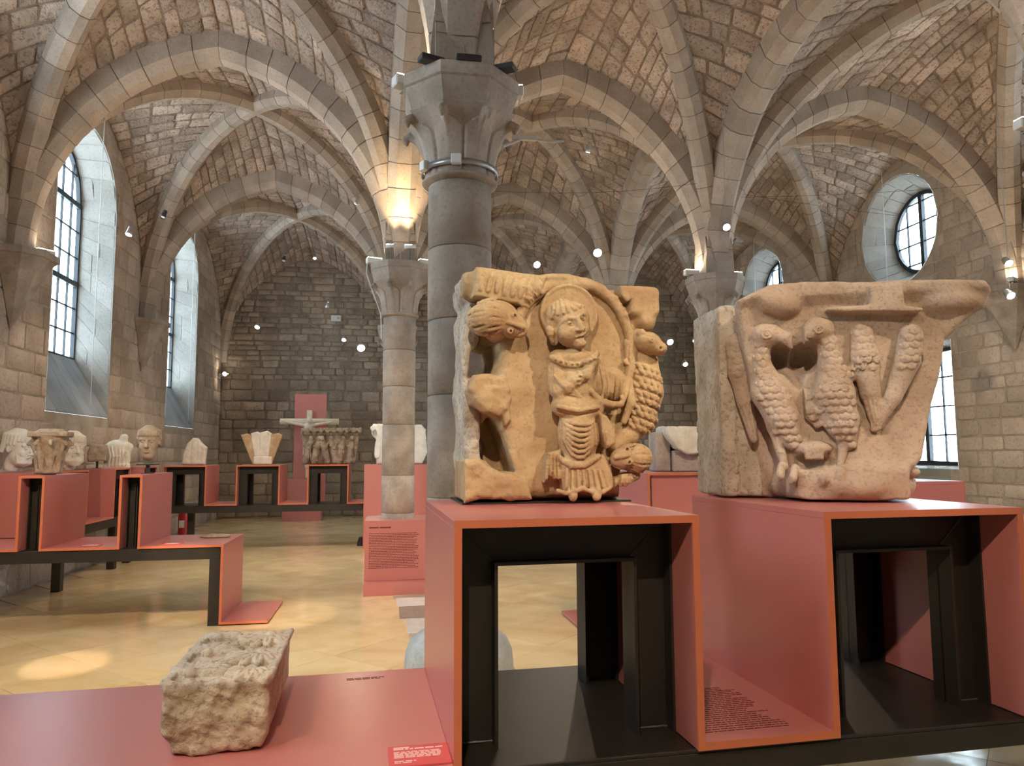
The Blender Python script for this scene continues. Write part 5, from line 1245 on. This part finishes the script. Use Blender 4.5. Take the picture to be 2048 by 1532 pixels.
# trough
t = empty('stone_trough', (2.90, 6.82, ZT+0.004), -0.1); tag(t, 'rough half-broken stone trough on a grey block behind the figure capital', 'stone trough')
c = Clay((-0.38, -0.28, 0.10), (0.38, 0.28, 0.46), 0.008); c.prism([(-0.30, 0.43), (0.32, 0.43), (0.33, 0.30), (0.22, 0.20), (-0.10, 0.16), (-0.20, 0.22), (-0.30, 0.36)], -0.23, 0.22, rd=0.02); c.ell((0.02, 0, 0.44), (0.24, 0.17, 0.14), 0.02, cut=True); c.rough(0.010, 30, 9, 0.005, 85); c.mesh('bowl', 'pale_stone', t)
c = Clay((-0.42, -0.2, 0), (0.3, 0.25, 0.43), 0.009); c.box((0.0, 0.02, 0.10), (0.22, 0.17, 0.10), 0.01); c.box((-0.30, 0.06, 0.19), (0.07, 0.15, 0.19), 0.01); c.rough(0.002, 30, 9); c.mesh('support_block', 'column_stone', t)
# patterned slab on the stand behind the right portal
t = empty('patterned_slab', (2.72, 3.74, ZL), 0.0); tag(t, 'thin pale slab with incised lines on the shelf beyond the right portal', 'stone slab')
MB().box(-0.40, 0.40, -0.28, 0.28, 0, 0.035, bev=0.006).build('slab', 'pale_stone', t)
for k in range(4): MB().box(-0.36+0.03*k, 0.36-0.03*k, -0.24+0.05*k, -0.235+0.05*k, 0.035, 0.0365).build('incised_line', 'brown_stone', t)
# clear case on the same stand
t = empty('clear_case', (3.50, 4.30, ZT), 0.0); tag(t, 'clear acrylic case standing behind the eagle capital', 'display case')
for (x0, x1, y0, y1) in ((-0.25, 0.0, -0.15, -0.142), (-0.25, 0.0, 0.142, 0.15), (-0.008, 0.0, -0.142, 0.142), (-0.25, -0.242, -0.142, 0.142)): MB().box(x0, x1, y0, y1, 0, 0.08).build('side', 'window_glass', t)
MB().box(-0.25, 0.0, -0.15, 0.15, 0.08, 0.088).build('lid', 'window_glass', t)

# ---------------------------------------------------------------- carved block in the foreground
bl = empty('carved_block', (-0.497, 2.555, ZL+0.004), 0.03); tag(bl, 'pale stone block with carved palmettes on top, lying on the red front shelf', 'carved block')
c = Clay((-0.18, -0.32, 0), (0.19, 0.33, 0.26), 0.0042)
c.prism([(-0.115, 0.0), (0.125, 0.0), (0.142, 0.04), (0.145, 0.205), (-0.148, 0.205), (-0.148, 0.06)], -0.285, 0.31, rd=0.018)
c.prism([(0.03, -0.34), (0.20, -0.34), (0.20, -0.20)], -0.1, 0.4, axis='z', rd=0.005, k=0.02, cut=True) if False else None
c.warp(lambda X, Y, Z: np.clip((-0.20-Y)/0.05, 0, 1)*(0.008*vnoise(X*50, Y*50, Z*50, 4)+0.006*vnoise(X*120, Y*120, Z*120, 6)))
c.warp(lambda X, Y, Z: np.clip((0.05-Z)/0.05, 0, 1)*0.006*vnoise(X*40, Y*40, Z*40, 7))
zt_ = 0.192
c.box((0.0, 0.01, 0.211), (0.126, 0.275, 0.020), 0.008, 0.006, cut=True)
for fx, fy, rr in ((-0.085, -0.20, 0.13), (0.085, -0.02, 0.13), (-0.085, 0.02, 0.13), (0.085, 0.21, 0.13), (-0.085, 0.22, 0.09), (0.085, -0.20, 0.09)):   # palmettes: fans of leaves round a boss
    for k in range(7):
        a = (k-3)*0.40+(0.5*PI if fx < 0 else 1.5*PI)+(-0.35 if fx < 0 else -0.35); L_ = rr*(1.0-0.06*abs(k-3))
        ca, sa = math.cos(a), math.sin(a); c.ell((fx+0.56*L_*ca, fy+0.56*L_*sa, zt_+0.007), (L_*0.47, 0.0195, 0.0185), 0.002, rotm(0, 0, a))
        c.cap((fx+0.30*L_*ca, fy+0.30*L_*sa, zt_+0.026), (fx+0.90*L_*ca, fy+0.90*L_*sa, zt_+0.022), 0.0050, 0.0060, 0.002, cut=True)
    c.ell((fx, fy, zt_+0.010), (0.021, 0.021, 0.017), 0.004)
c.chain([(0.148, -0.27, zt_+0.006), (0.148, 0.30, zt_+0.006)], 0.010, 0.004); c.chain([(-0.148, -0.27, zt_+0.004), (-0.148, 0.30, zt_+0.004)], 0.008, 0.004)
c.rough(0.0012, 60, 9, 0.0008, 150)
Xg = c.ax[0][:, None, None]; Yg = c.ax[1][None, :, None]; c.F = np.maximum(c.F, np.maximum(np.abs(Xg)-0.158+0.004*vnoise(0, Yg*50, c.ax[2][None, None, :]*50, 3), np.abs(Yg-0.012)-0.31)).astype(np.float32)
F0 = c.F.copy(); Zg = c.ax[2][None, None, :]; Xg = c.ax[0][:, None, None]; Yg = c.ax[1][None, :, None]; cutz = 0.178+0.007*vnoise(Xg*60, Yg*60, 0, 3)
c.F = np.maximum(F0, Zg-cutz-0.003).astype(np.float32); c.mesh('block_body', 'rough_stone', bl); c.F = np.maximum(F0, cutz-0.006-Zg).astype(np.float32); c.mesh('carved_top_daylit', 'crust_stone', bl)  # top gets a paler stone that stands for daylight falling on it
# caption card on the shelf
cc = empty('caption_card', (0.085, 2.165, ZL+0.001), 0.03); tag(cc, 'small bright red caption card with white print on the front shelf', 'caption card')
card = MB().box(-0.086, 0.086, -0.072, 0.068, 0.0, 0.004).build('card', 'label_red', cc)
print_xy(cc, [(-0.070, -0.025, 0.050, 0.056)], 0.004, 'print_white', 'printed_heading'); print_xy(cc, text_rows(-0.070, 0.070, 0.034, 0.046, 1, rag=0, hh=0.6, seed=2), 0.004, 'print_white', 'printed_heading'); print_xy(cc, text_rows(-0.070, 0.062, -0.022, 0.024, 6, rag=0.2, hh=0.45, seed=4), 0.004, 'print_white'); print_xy(cc, text_rows(-0.070, -0.01, -0.058, -0.038, 2, rag=0.2, seed=6), 0.004, 'print_white')
for sx, loc in ((0, (-2.05, 7.50, ZL+0.001)), (1, (-2.78, 7.52, ZL+0.001))):
    k = empty('caption_card', loc, 0.0); MB().box(-0.09, 0.09, -0.06, 0.06, 0, 0.004).build('card', 'label_red', k); print_xy(k, text_rows(-0.07, 0.07, -0.04, 0.04, 5, seed=8+sx), 0.004, 'print_white')
    tag(k, ('small red card on the left stand right of the brown head', 'small red card on the left stand between the two uprights')[sx], 'caption card')
# flat fragment on the left stand
c = Clay((-0.17, -0.09, 0), (0.17, 0.09, 0.04), 0.008); c.ell((0, 0, 0.0), (0.15, 0.07, 0.028), 0.01); c.rough(0.004, 50, 2); put(c, 'flat_fragment', 'brown_stone', (-1.78, 8.0, ZL+0.012), (0, 0, 0), 'thin flat stone shard near the folded end of the left stand', 'stone fragment')

# fire extinguisher
t = empty('fire_extinguisher', (-4.02, 15.35, 0)); tag(t, 'red fire extinguisher on the floor by the left wall', 'fire extinguisher')
MB().lathe([(0.0, 0.0), (0.085, 0.0), (0.09, 0.02), (0.09, 0.42), (0.075, 0.48), (0.03, 0.52), (0.0, 0.52)], 20, cap=False).build('cylinder', 'fire_red', t, smooth=True)
mb = MB(); mb.lathe([(0.03, 0.52), (0.03, 0.56), (0.0, 0.56)], 12); mb.box(-0.02, 0.10, -0.012, 0.012, 0.555, 0.58); mb.build('valve', 'dark_metal', t)
MB().tube([(0.02, 0, 0.54), (0.11, 0.0, 0.50), (0.115, 0, 0.30), (0.105, 0, 0.16)], 0.013, 8).build('hose', 'dark_metal', t, smooth=True)
MB().box(-0.05, 0.05, -0.0935, -0.0915, 0.18, 0.32).build('label_plate', 'white_plastic', t)

# figure on the crucifix
c = Clay((-0.60, -0.16, -1.2), (0.60, 0.10, 0.16), 0.012)
c.chain([(0, -0.03, -0.12), (0, -0.03, -0.40), (0, -0.03, -0.52)], [0.10, 0.085, 0.09], 0.03); c.ell((0.03, -0.08, 0.02), (0.065, 0.075, 0.085), 0.02)
for s in (-1, 1): c.chain([(s*0.09, -0.03, -0.10), (s*0.30, -0.035, -0.06), (s*0.54, -0.03, -0.01)], [0.045, 0.035, 0.025], 0.02); c.chain([(s*0.05, -0.03, -0.52), (s*0.06, -0.06, -0.80), (s*0.02, -0.03, -1.10)], [0.065, 0.05, 0.035], 0.02)
c.ell((0, -0.04, -0.56), (0.12, 0.09, 0.10), 0.02); o = c.mesh('carved_figure', 'ivory', cr); o.location = (0.365, 0.03, 2.38)

# ================================================================ lamps
WARM, NEUT = (1.0, 0.80, 0.58), (1.0, 0.90, 0.78)
bpy.context.view_layer.update()
DG = bpy.context.evaluated_depsgraph_get()
def roof_z(x, y, z):
    hit, p, *_ = SC.ray_cast(DG, Vector((x, y, z+0.1)), Vector((0, 0, 1)))
    return p.z if hit else 6.5
def aim(d): return Vector(d).to_track_quat('-Z', 'Y').to_euler()
def add_light(parent, kind, loc, energy, col, size=0.05, d=None, angle=1.0, blend=0.6):
    l = bpy.data.lights.new('lamp_light', kind); l.energy = energy; l.color = col; l.shadow_soft_size = size
    if kind == 'SPOT': l.spot_size = angle; l.spot_blend = blend
    o = bpy.data.objects.new('lamp_light', l); COL.objects.link(o); o.location = loc
    if d is not None: o.rotation_euler = aim(d)
    if parent: o.parent = parent
    return o
def frame_of(d):
    d = Vector(d).normalized(); a = d.cross(Vector((0, 0, 1)) if abs(d.z) < 0.95 else Vector((1, 0, 0))).normalized(); return d, a, a.cross(d)
def pendant(loc, target, label, energy=60, r=0.04, lit=True, cool=False, angle=0.9):
    """small spot on a thin cable from the vault"""
    P = Vector(loc); t = empty('pendant_spot', P); tag(t, label, 'spotlight', 'small hanging spotlights')
    d, a, b = frame_of(Vector(target)-P); R = lambda q, rr: [tuple(d*q+(a*math.cos(2*PI*k/12)+b*math.sin(2*PI*k/12))*rr) for k in range(12)]
    MB().ring([R(-0.11, r*0.35), R(-0.10, r*0.8), R(0.0, r*1.05), R(0.03, r*1.1), R(0.03, r*0.98)], cap=False).build('shade', 'dark_metal' if not lit else 'grey_metal', t, smooth=True)
    MB().ring([R(0.014, r*0.02), R(0.022, r*0.7), R(0.018, r)], cap=False).build('bulb', ('lamp_cool' if cool else 'lamp_warm') if lit else 'white_plastic', t, smooth=True)
    zt = roof_z(*P); MB().tube([(0, 0, 0.02), (0, 0, zt-P.z)], 0.003, 5).build('wire', 'cable', t)
    if lit: add_light(t, 'SPOT', tuple(d*0.06), energy, (0.88, 0.95, 1.0) if cool else WARM, 0.03, d, angle)
def flood(loc, yaw, up_d, label, energy=80, name='floodlight', body='white_plastic', angle=1.95, col=WARM, size=(0.20, 0.09, 0.07), lit=True):
    t = empty(name, loc, yaw); tag(t, label, 'floodlight', 'floodlights on the capitals'); sx, sy, sz = size
    MB().box(-sx/2, sx/2, -sy/2, sy/2, 0.03, 0.03+sz, bev=0.008).build('housing', body, t)
    MB().box(-sx/2+0.01, sx/2-0.01, -sy/2+0.008, sy/2-0.008, 0.03+sz, 0.034+sz).build('front_glass', 'lamp_warm' if lit else 'white_plastic', t)
    mb = MB(); mb.box(-0.02, 0.02, -0.015, 0.015, 0, 0.03); mb.box(-0.05, 0.05, -0.03, 0.03, 0.0, 0.006); mb.build('bracket', 'grey_metal', t)
    if lit: add_light(t, 'SPOT', tuple((Matrix.Rotation(-yaw, 3, 'Z') @ Vector(up_d)).normalized()*0.16+Vector((0, 0, 0.03))), energy, col, 0.06, (Matrix.Rotation(-yaw, 3, 'Z') @ Vector(up_d)), angle, 0.8)
def np_(i, j): return NODE[i, j]
FLOOD_E = 44
def around(i, j, dx, dy): return (np_(i, j).x+dx, np_(i, j).y+dy, ZI)
# two or three on each abacus, turned up into the vaults
flood(around(1, 1, -0.33, 0.10), 0.4, (-1.2, 0.2, 1), 'white floodlight on the left corner of the near column abacus', FLOOD_E)
flood(around(1, 1, 0.33, 0.10), 0.0, (1.2, 0.2, 1), 'white floodlight hidden behind the right corner of the near column abacus', FLOOD_E)
flood(around(2, 1, -0.33, 0.1), 0.0, (-1.2, 0.2, 1), 'floodlight on the column beyond the right edge', FLOOD_E)
flood(around(2, 1, 0.33, 0.1), 0.0, (0.6, 0.4, 1), 'floodlight on the far side of the column beyond the right edge', FLOOD_E*0.7)
flood(around(1, 2, -0.32, 0.02), 0.3, (-1.1, 0.15, 1), 'white floodlight on the left of the slim column abacus', FLOOD_E*0.9)
flood(around(1, 2, 0.32, 0.02), 0.3, (1.1, 0.15, 1), 'white floodlight on the right of the slim column abacus', FLOOD_E*0.9)
flood(around(2, 2, -0.32, 0.02), 0.0, (-1.2, 0.1, 1), 'floodlight on the left of the middle right column abacus', FLOOD_E*0.8)
flood(around(2, 2, 0.32, 0.05), 0.0, (1.2, 0.1, 1), 'floodlight on the right of the middle right column abacus', FLOOD_E*0.8)
flood(around(1, 3, 0.0, 0.34), 0.0, (-0.3, 0.8, 1), 'floodlight on the back of the far left column abacus', FLOOD_E*0.8)
flood(around(2, 3, 0.0, 0.34), 0.0, (0.3, 0.8, 1), 'floodlight on the back of the far right column abacus', FLOOD_E*0.8)
flood((-4.10, YS[2]+0.20, ZI), 0.9, (0.6, 0.3, 1), 'white floodlight on the left wall corbel', FLOOD_E*0.7)
flood((8.62, YS[2]-0.25, ZI), 0.5, (-0.7, -0.2, 1), 'white floodlight on the right wall corbel', FLOOD_E*0.6)
# glowing uplights tied to the pier over the slim column
for dx, dy in ((-0.11, -0.42), (0.11, -0.42)):
    t = empty('uplight', (np_(1, 2).x+dx, np_(1, 2).y+dy, ZI+0.14), 0.0); tag(t, ('small uplight glowing on the left of the lit pier', 'small uplight glowing on the right of the lit pier')[dx > 0], 'uplight', 'uplights on the lit pier')
    MB().tube([(-0.07, 0, 0.0), (0.07, 0, 0.012)], 0.022, 10).build('housing', 'white_plastic', t, smooth=True); MB().box(-0.06, 0.06, -0.012, 0.012, 0.018, 0.026).build('front_glass', 'lamp_warm', t)
    MB().tube([(0, 0.0, -0.02), (0, 0.04, -0.08), (0, 0.07, -0.14)], 0.005, 6).build('bracket', 'dark_metal', t)
    add_light(t, 'SPOT', (0, 0.0, 0.05), 75, (1.0, 0.74, 0.42), 0.03, (0, 0.24, 1), 0.95, 0.9)
# dark flat spots lying on the near abacus, clamp ring under it, white arm
for dx, dy, a, lab in ((-0.20, -0.30, 0.35, 'left'), (0.02, -0.34, 0.0, 'middle'), (0.24, -0.27, -0.5, 'right')):
    t = empty('abacus_spot', (np_(1, 1).x+dx, np_(1, 1).y+dy, ZI), a); MB().box(-0.075, 0.075, -0.04, 0.04, 0.0, 0.035, bev=0.005).build('housing', 'dark_metal', t); MB().box(-0.065, 0.065, -0.032, 0.032, 0.035, 0.038).build('front_glass', 'dark_metal', t)
    tag(t, 'flat black lamp lying on the near abacus, the %s one' % lab, 'lamp', 'flat black lamps on the near abacus')
t = empty('clamp_ring', (np_(1, 1).x, np_(1, 1).y, 3.345)); tag(t, 'pale metal clamp ring around the neck of the near column', 'clamp ring')
MB().lathe([(0.236, 0.0), (0.244, 0.0), (0.244, 0.035), (0.236, 0.035), (0.236, 0.0)], 40, cap=False).build('band', 'grey_metal', t, smooth=True)
for a in (-1.75, -2.7): MB().box(-0.03, 0.03, -0.02, 0.02, -0.01, 0.05, bev=0.004).build('clip', 'white_plastic', t, loc=(0.255*math.cos(a), 0.255*math.sin(a), 0), rotz=a+PI/2)
t = empty('bar_lamp', (np_(1, 1).x+0.33, np_(1, 1).y-0.05, 3.60), 0.0); tag(t, 'slim white bar lamp sticking out to the right of the near capital', 'lamp')
MB().box(0.0, 0.16, -0.015, 0.015, 0.0, 0.03, bev=0.004).build('housing', 'white_plastic', t); MB().tube([(0.16, 0, 0.01), (0.26, 0, 0.0), (0.34, 0.0, 0.012)], 0.008, 6).build('cable_tail', 'white_cable', t); MB().tube([(-0.06, 0, -0.05), (0.05, 0, 0.0)], 0.01, 6).build('bracket', 'white_plastic', t)
# flood box on the pier at the right edge
t = empty('flood_box', (4.62, 4.35, 4.42), 0.3); tag(t, 'white slotted lamp box high at the right edge', 'lamp')
MB().box(-0.09, 0.09, -0.03, 0.03, -0.10, 0.10, bev=0.006).build('housing', 'white_plastic', t)
for k in range(6): MB().box(-0.03, 0.06, -0.0312, -0.0302, -0.075+0.022*k, -0.065+0.022*k).build('slot', 'dark_metal', t)
MB().tube([(0.05, 0.02, 0.0), (0.22, 0.05, 0.02)], 0.012, 6).build('bracket', 'white_plastic', t)

DAN, EAG = (0.60, 2.75, 1.85), (1.72, 2.62, 1.85)
pendant((2.15, 0.45, 3.9), DAN, 'spot behind the viewer aimed at the figure capital', 200, angle=0.5)
pendant((2.6, 0.3, 3.9), EAG, 'spot behind the viewer aimed at the eagle capital', 150, angle=0.5)
pendant((-1.7, 0.9, 3.9), (-0.5, 2.5, 0.9), 'spot above the left aisle aimed at the carved block', 130, angle=0.6)
pendant((-0.3, -0.4, 3.7), (0.9, 2.4, 1.0), 'spot behind the viewer aimed at the front stand', 240, angle=0.9)
pendant((-3.52, 10.3, 4.57), (-4.0, 9.3, 1.6), 'lit spot hanging by the first left window', 60, 0.042)
pendant((-3.37, 11.2, 5.11), (-3.9, 9.6, 1.6), 'unlit spot hanging higher by the first left window', 0, 0.035, lit=False)
pendant((-2.34, 16.0, 5.76), (-2.2, 13.5, 1.7), 'unlit spot under the last left vault, left one', 0, 0.04, lit=False)
pendant((-1.78, 16.8, 6.05), (-1.2, 13.6, 1.7), 'spot under the crown of the last left vault', 40, 0.035)
pendant((-2.88, 16.2, 4.33), (-3.3, 13.5, 1.6), 'lit spot before the end wall, far left', 50, 0.05)
pendant((-1.51, 17.2, 5.00), (-2.0, 18.2, 2.2), 'lit spot before the end wall, upper one', 45, 0.05)
pendant((-1.06, 16.2, 4.09), (-1.1, 13.6, 1.6), 'small lit spot before the end wall', 45, 0.045)
pendant((-0.64, 15.0, 3.74), (0.2, 9.5, 1.0), 'brightest lit spot left of the slim column', 60, 0.075)
pendant((2.45, 12.2, 4.86), (2.9, 6.9, 1.4), 'lit spot just above the figure capital', 60, 0.06)
pendant((3.14, 10.8, 4.71), (1.8, 4.0, 1.0), 'bright lit spot above the halo', 75, 0.065)
pendant((3.73, 7.6, 4.15), (2.6, 3.0, 1.2), 'lit spot on a wire beside the middle right column', 60, 0.04)
pendant((5.17, 13.0, 3.68), (4.6, 9.0, 1.0), 'lit spot between the two big capitals, left one', 45, 0.06)
pendant((6.09, 14.5, 3.45), (5.5, 11.0, 0.8), 'lit spot between the two big capitals, lower one', 45, 0.05)
pendant((6.52, 15.0, 4.04), (6.0, 11.0, 0.8), 'tiny lit spot between the two big capitals', 30, 0.035)
pendant((7.95, 8.2, 4.05), (7.0, 4.6, 0.8), 'cold lit spot at the right edge, upper', 40, 0.05, cool=True)
pendant((7.75, 8.0, 3.57), (7.0, 4.6, 0.8), 'cold lit spot at the right edge, lower', 40, 0.05, cool=True)
for (x, y, z, tx, ty, en, an, lab) in (  # added lamps: wide fill for floor and stands, narrow ones for floor pools
        (-2.4, 2.6, 4.3, -2.8, 7.0, 340, 1.2, 'added fill spot over the left aisle aimed at the narrow uprights'), (-1.2, 2.9, 4.3, -1.2, 7.8, 340, 1.2, 'added fill spot over the left aisle aimed at the folded leg'),
        (-0.6, 11.6, 5.6, -2.6, 13.0, 260, 1.3, 'added fill spot over the left aisle aimed at the far portals'), (-1.9, 3.0, 4.4, -2.45, 6.25, 700, 0.13, 'added narrow spot making a bright pool on the left floor'),
        (-1.6, 3.1, 4.4, -2.02, 7.95, 700, 0.13, 'added narrow spot making a bright pool beside the folded leg'), (-0.9, 3.0, 4.4, -0.98, 7.75, 800, 0.16, 'added narrow spot making a bright pool right of the folded leg'),
        (2.4, 2.9, 4.5, 2.3, 7.5, 320, 1.2, 'added fill spot over the middle aisle aimed at the trough stand'), (3.4, 2.2, 4.4, 3.2, 3.7, 200, 1.2, 'added fill spot over the middle aisle aimed past the right portal'),
        (2.6, 9.3, 5.7, 1.6, 11.0, 260, 1.4, 'added fill spot high in the middle aisle'), (6.6, 6.2, 4.6, 7.2, 11.0, 240, 1.4, 'added fill spot over the right aisle')):
    pendant((x, y, z), (tx, ty, 0.0 if an < 0.3 else 0.6), lab, en, 0.03, angle=an)
# wall spot in the far left corner
t = empty('wall_spot', (-4.22, 19.3, 3.55), 0.0); tag(t, 'lit wall spot in the far left corner', 'spotlight'); MB().tube([(-0.1, 0.05, 0.03), (0.05, -0.1, 0.06)], [0.03, 0.06], 10).build('shade', 'white_plastic', t); MB().lathe([(0.002, 0.0), (0.07, 0.01), (0.0, 0.03)], 12, c=(0.07, -0.12, 0.05), cap=False).build('bulb', 'lamp_warm', t); MB().box(-0.12, -0.08, -0.02, 0.08, -0.05, 0.08).build('bracket', 'white_plastic', t)
add_light(t, 'SPOT', (0.12, -0.15, 0.06), 30, WARM, 0.05, (1, -0.6, -0.1), 1.8)
# white junction box on the end wall
t = empty('junction_box', (-1.49, 19.55, 5.16)); MB().box(-0.13, 0.13, -0.05, 0.0, -0.08, 0.08, bev=0.01).build('housing', 'white_plastic', t); MB().lathe([(0.03, 0), (0.03, 0.01)], 10, c=(0.06, 0, 0)).build('knob', 'grey_metal', t).rotation_euler = (PI/2, 0, 0); t.children[1].location = (0, -0.05, 0); tag(t, 'small white box high on the end wall', 'junction box')
# thin wires strung across the aisles and cords by the windows
def wire(pts, r, mat, label, cat='wire'):
    o = MB().tube(pts, r, 5).build('wire' if cat == 'wire' else 'cord', mat); tag(o, label, cat)
def sag(a, b, d): return [tuple(Vector(a).lerp(Vector(b), k/10)-Vector((0, 0, d*4*(k/10)*(1-k/10)))) for k in range(11)]
wire(sag((4.27, 8.80, 4.95), (8.6, 8.95, 5.45), 0.05), 0.0022, 'dark_cable', 'thin wire strung from the middle right column to the right wall')
wire(sag((4.27, 8.82, 5.05), (8.7, 10.2, 5.3), 0.03), 0.002, 'dark_cable', 'thin wire rising past the round window')
wire(sag((0.45, 8.8, 4.9), (4.0, 8.85, 5.15), 0.12), 0.0022, 'dark_cable', 'thin sagging wire between the two middle columns')
for x, y, z0, z1, lab in ((-4.22, 11.15, 2.3, 6.2, 'white cord hanging in front of the first left window'), (-4.22, 16.2, 2.3, 6.0, 'white cord hanging in front of the second left window'), (8.78, 11.65, 4.4, 6.3, 'white cord hanging in front of the nearer round window'), (8.78, 16.45, 4.3, 6.0, 'white cord hanging in front of the farther round window')): wire([(x, y, z0), (x, y, roof_z(x, y, z0)-0.002)], 0.006, 'white_cable', lab, 'cord')
n12 = np_(1, 2); wire([(n12.x-0.40, n12.y-0.12, ZI), (n12.x-0.41, n12.y-0.14, 3.80), (n12.x-0.34, n12.y-0.15, 3.6), (n12.x-0.23, n12.y-0.12, 3.30), (n12.x-0.215, n12.y-0.10, 3.0)], 0.008, 'white_cable', 'white cable running down the left of the slim column capital', 'cord')
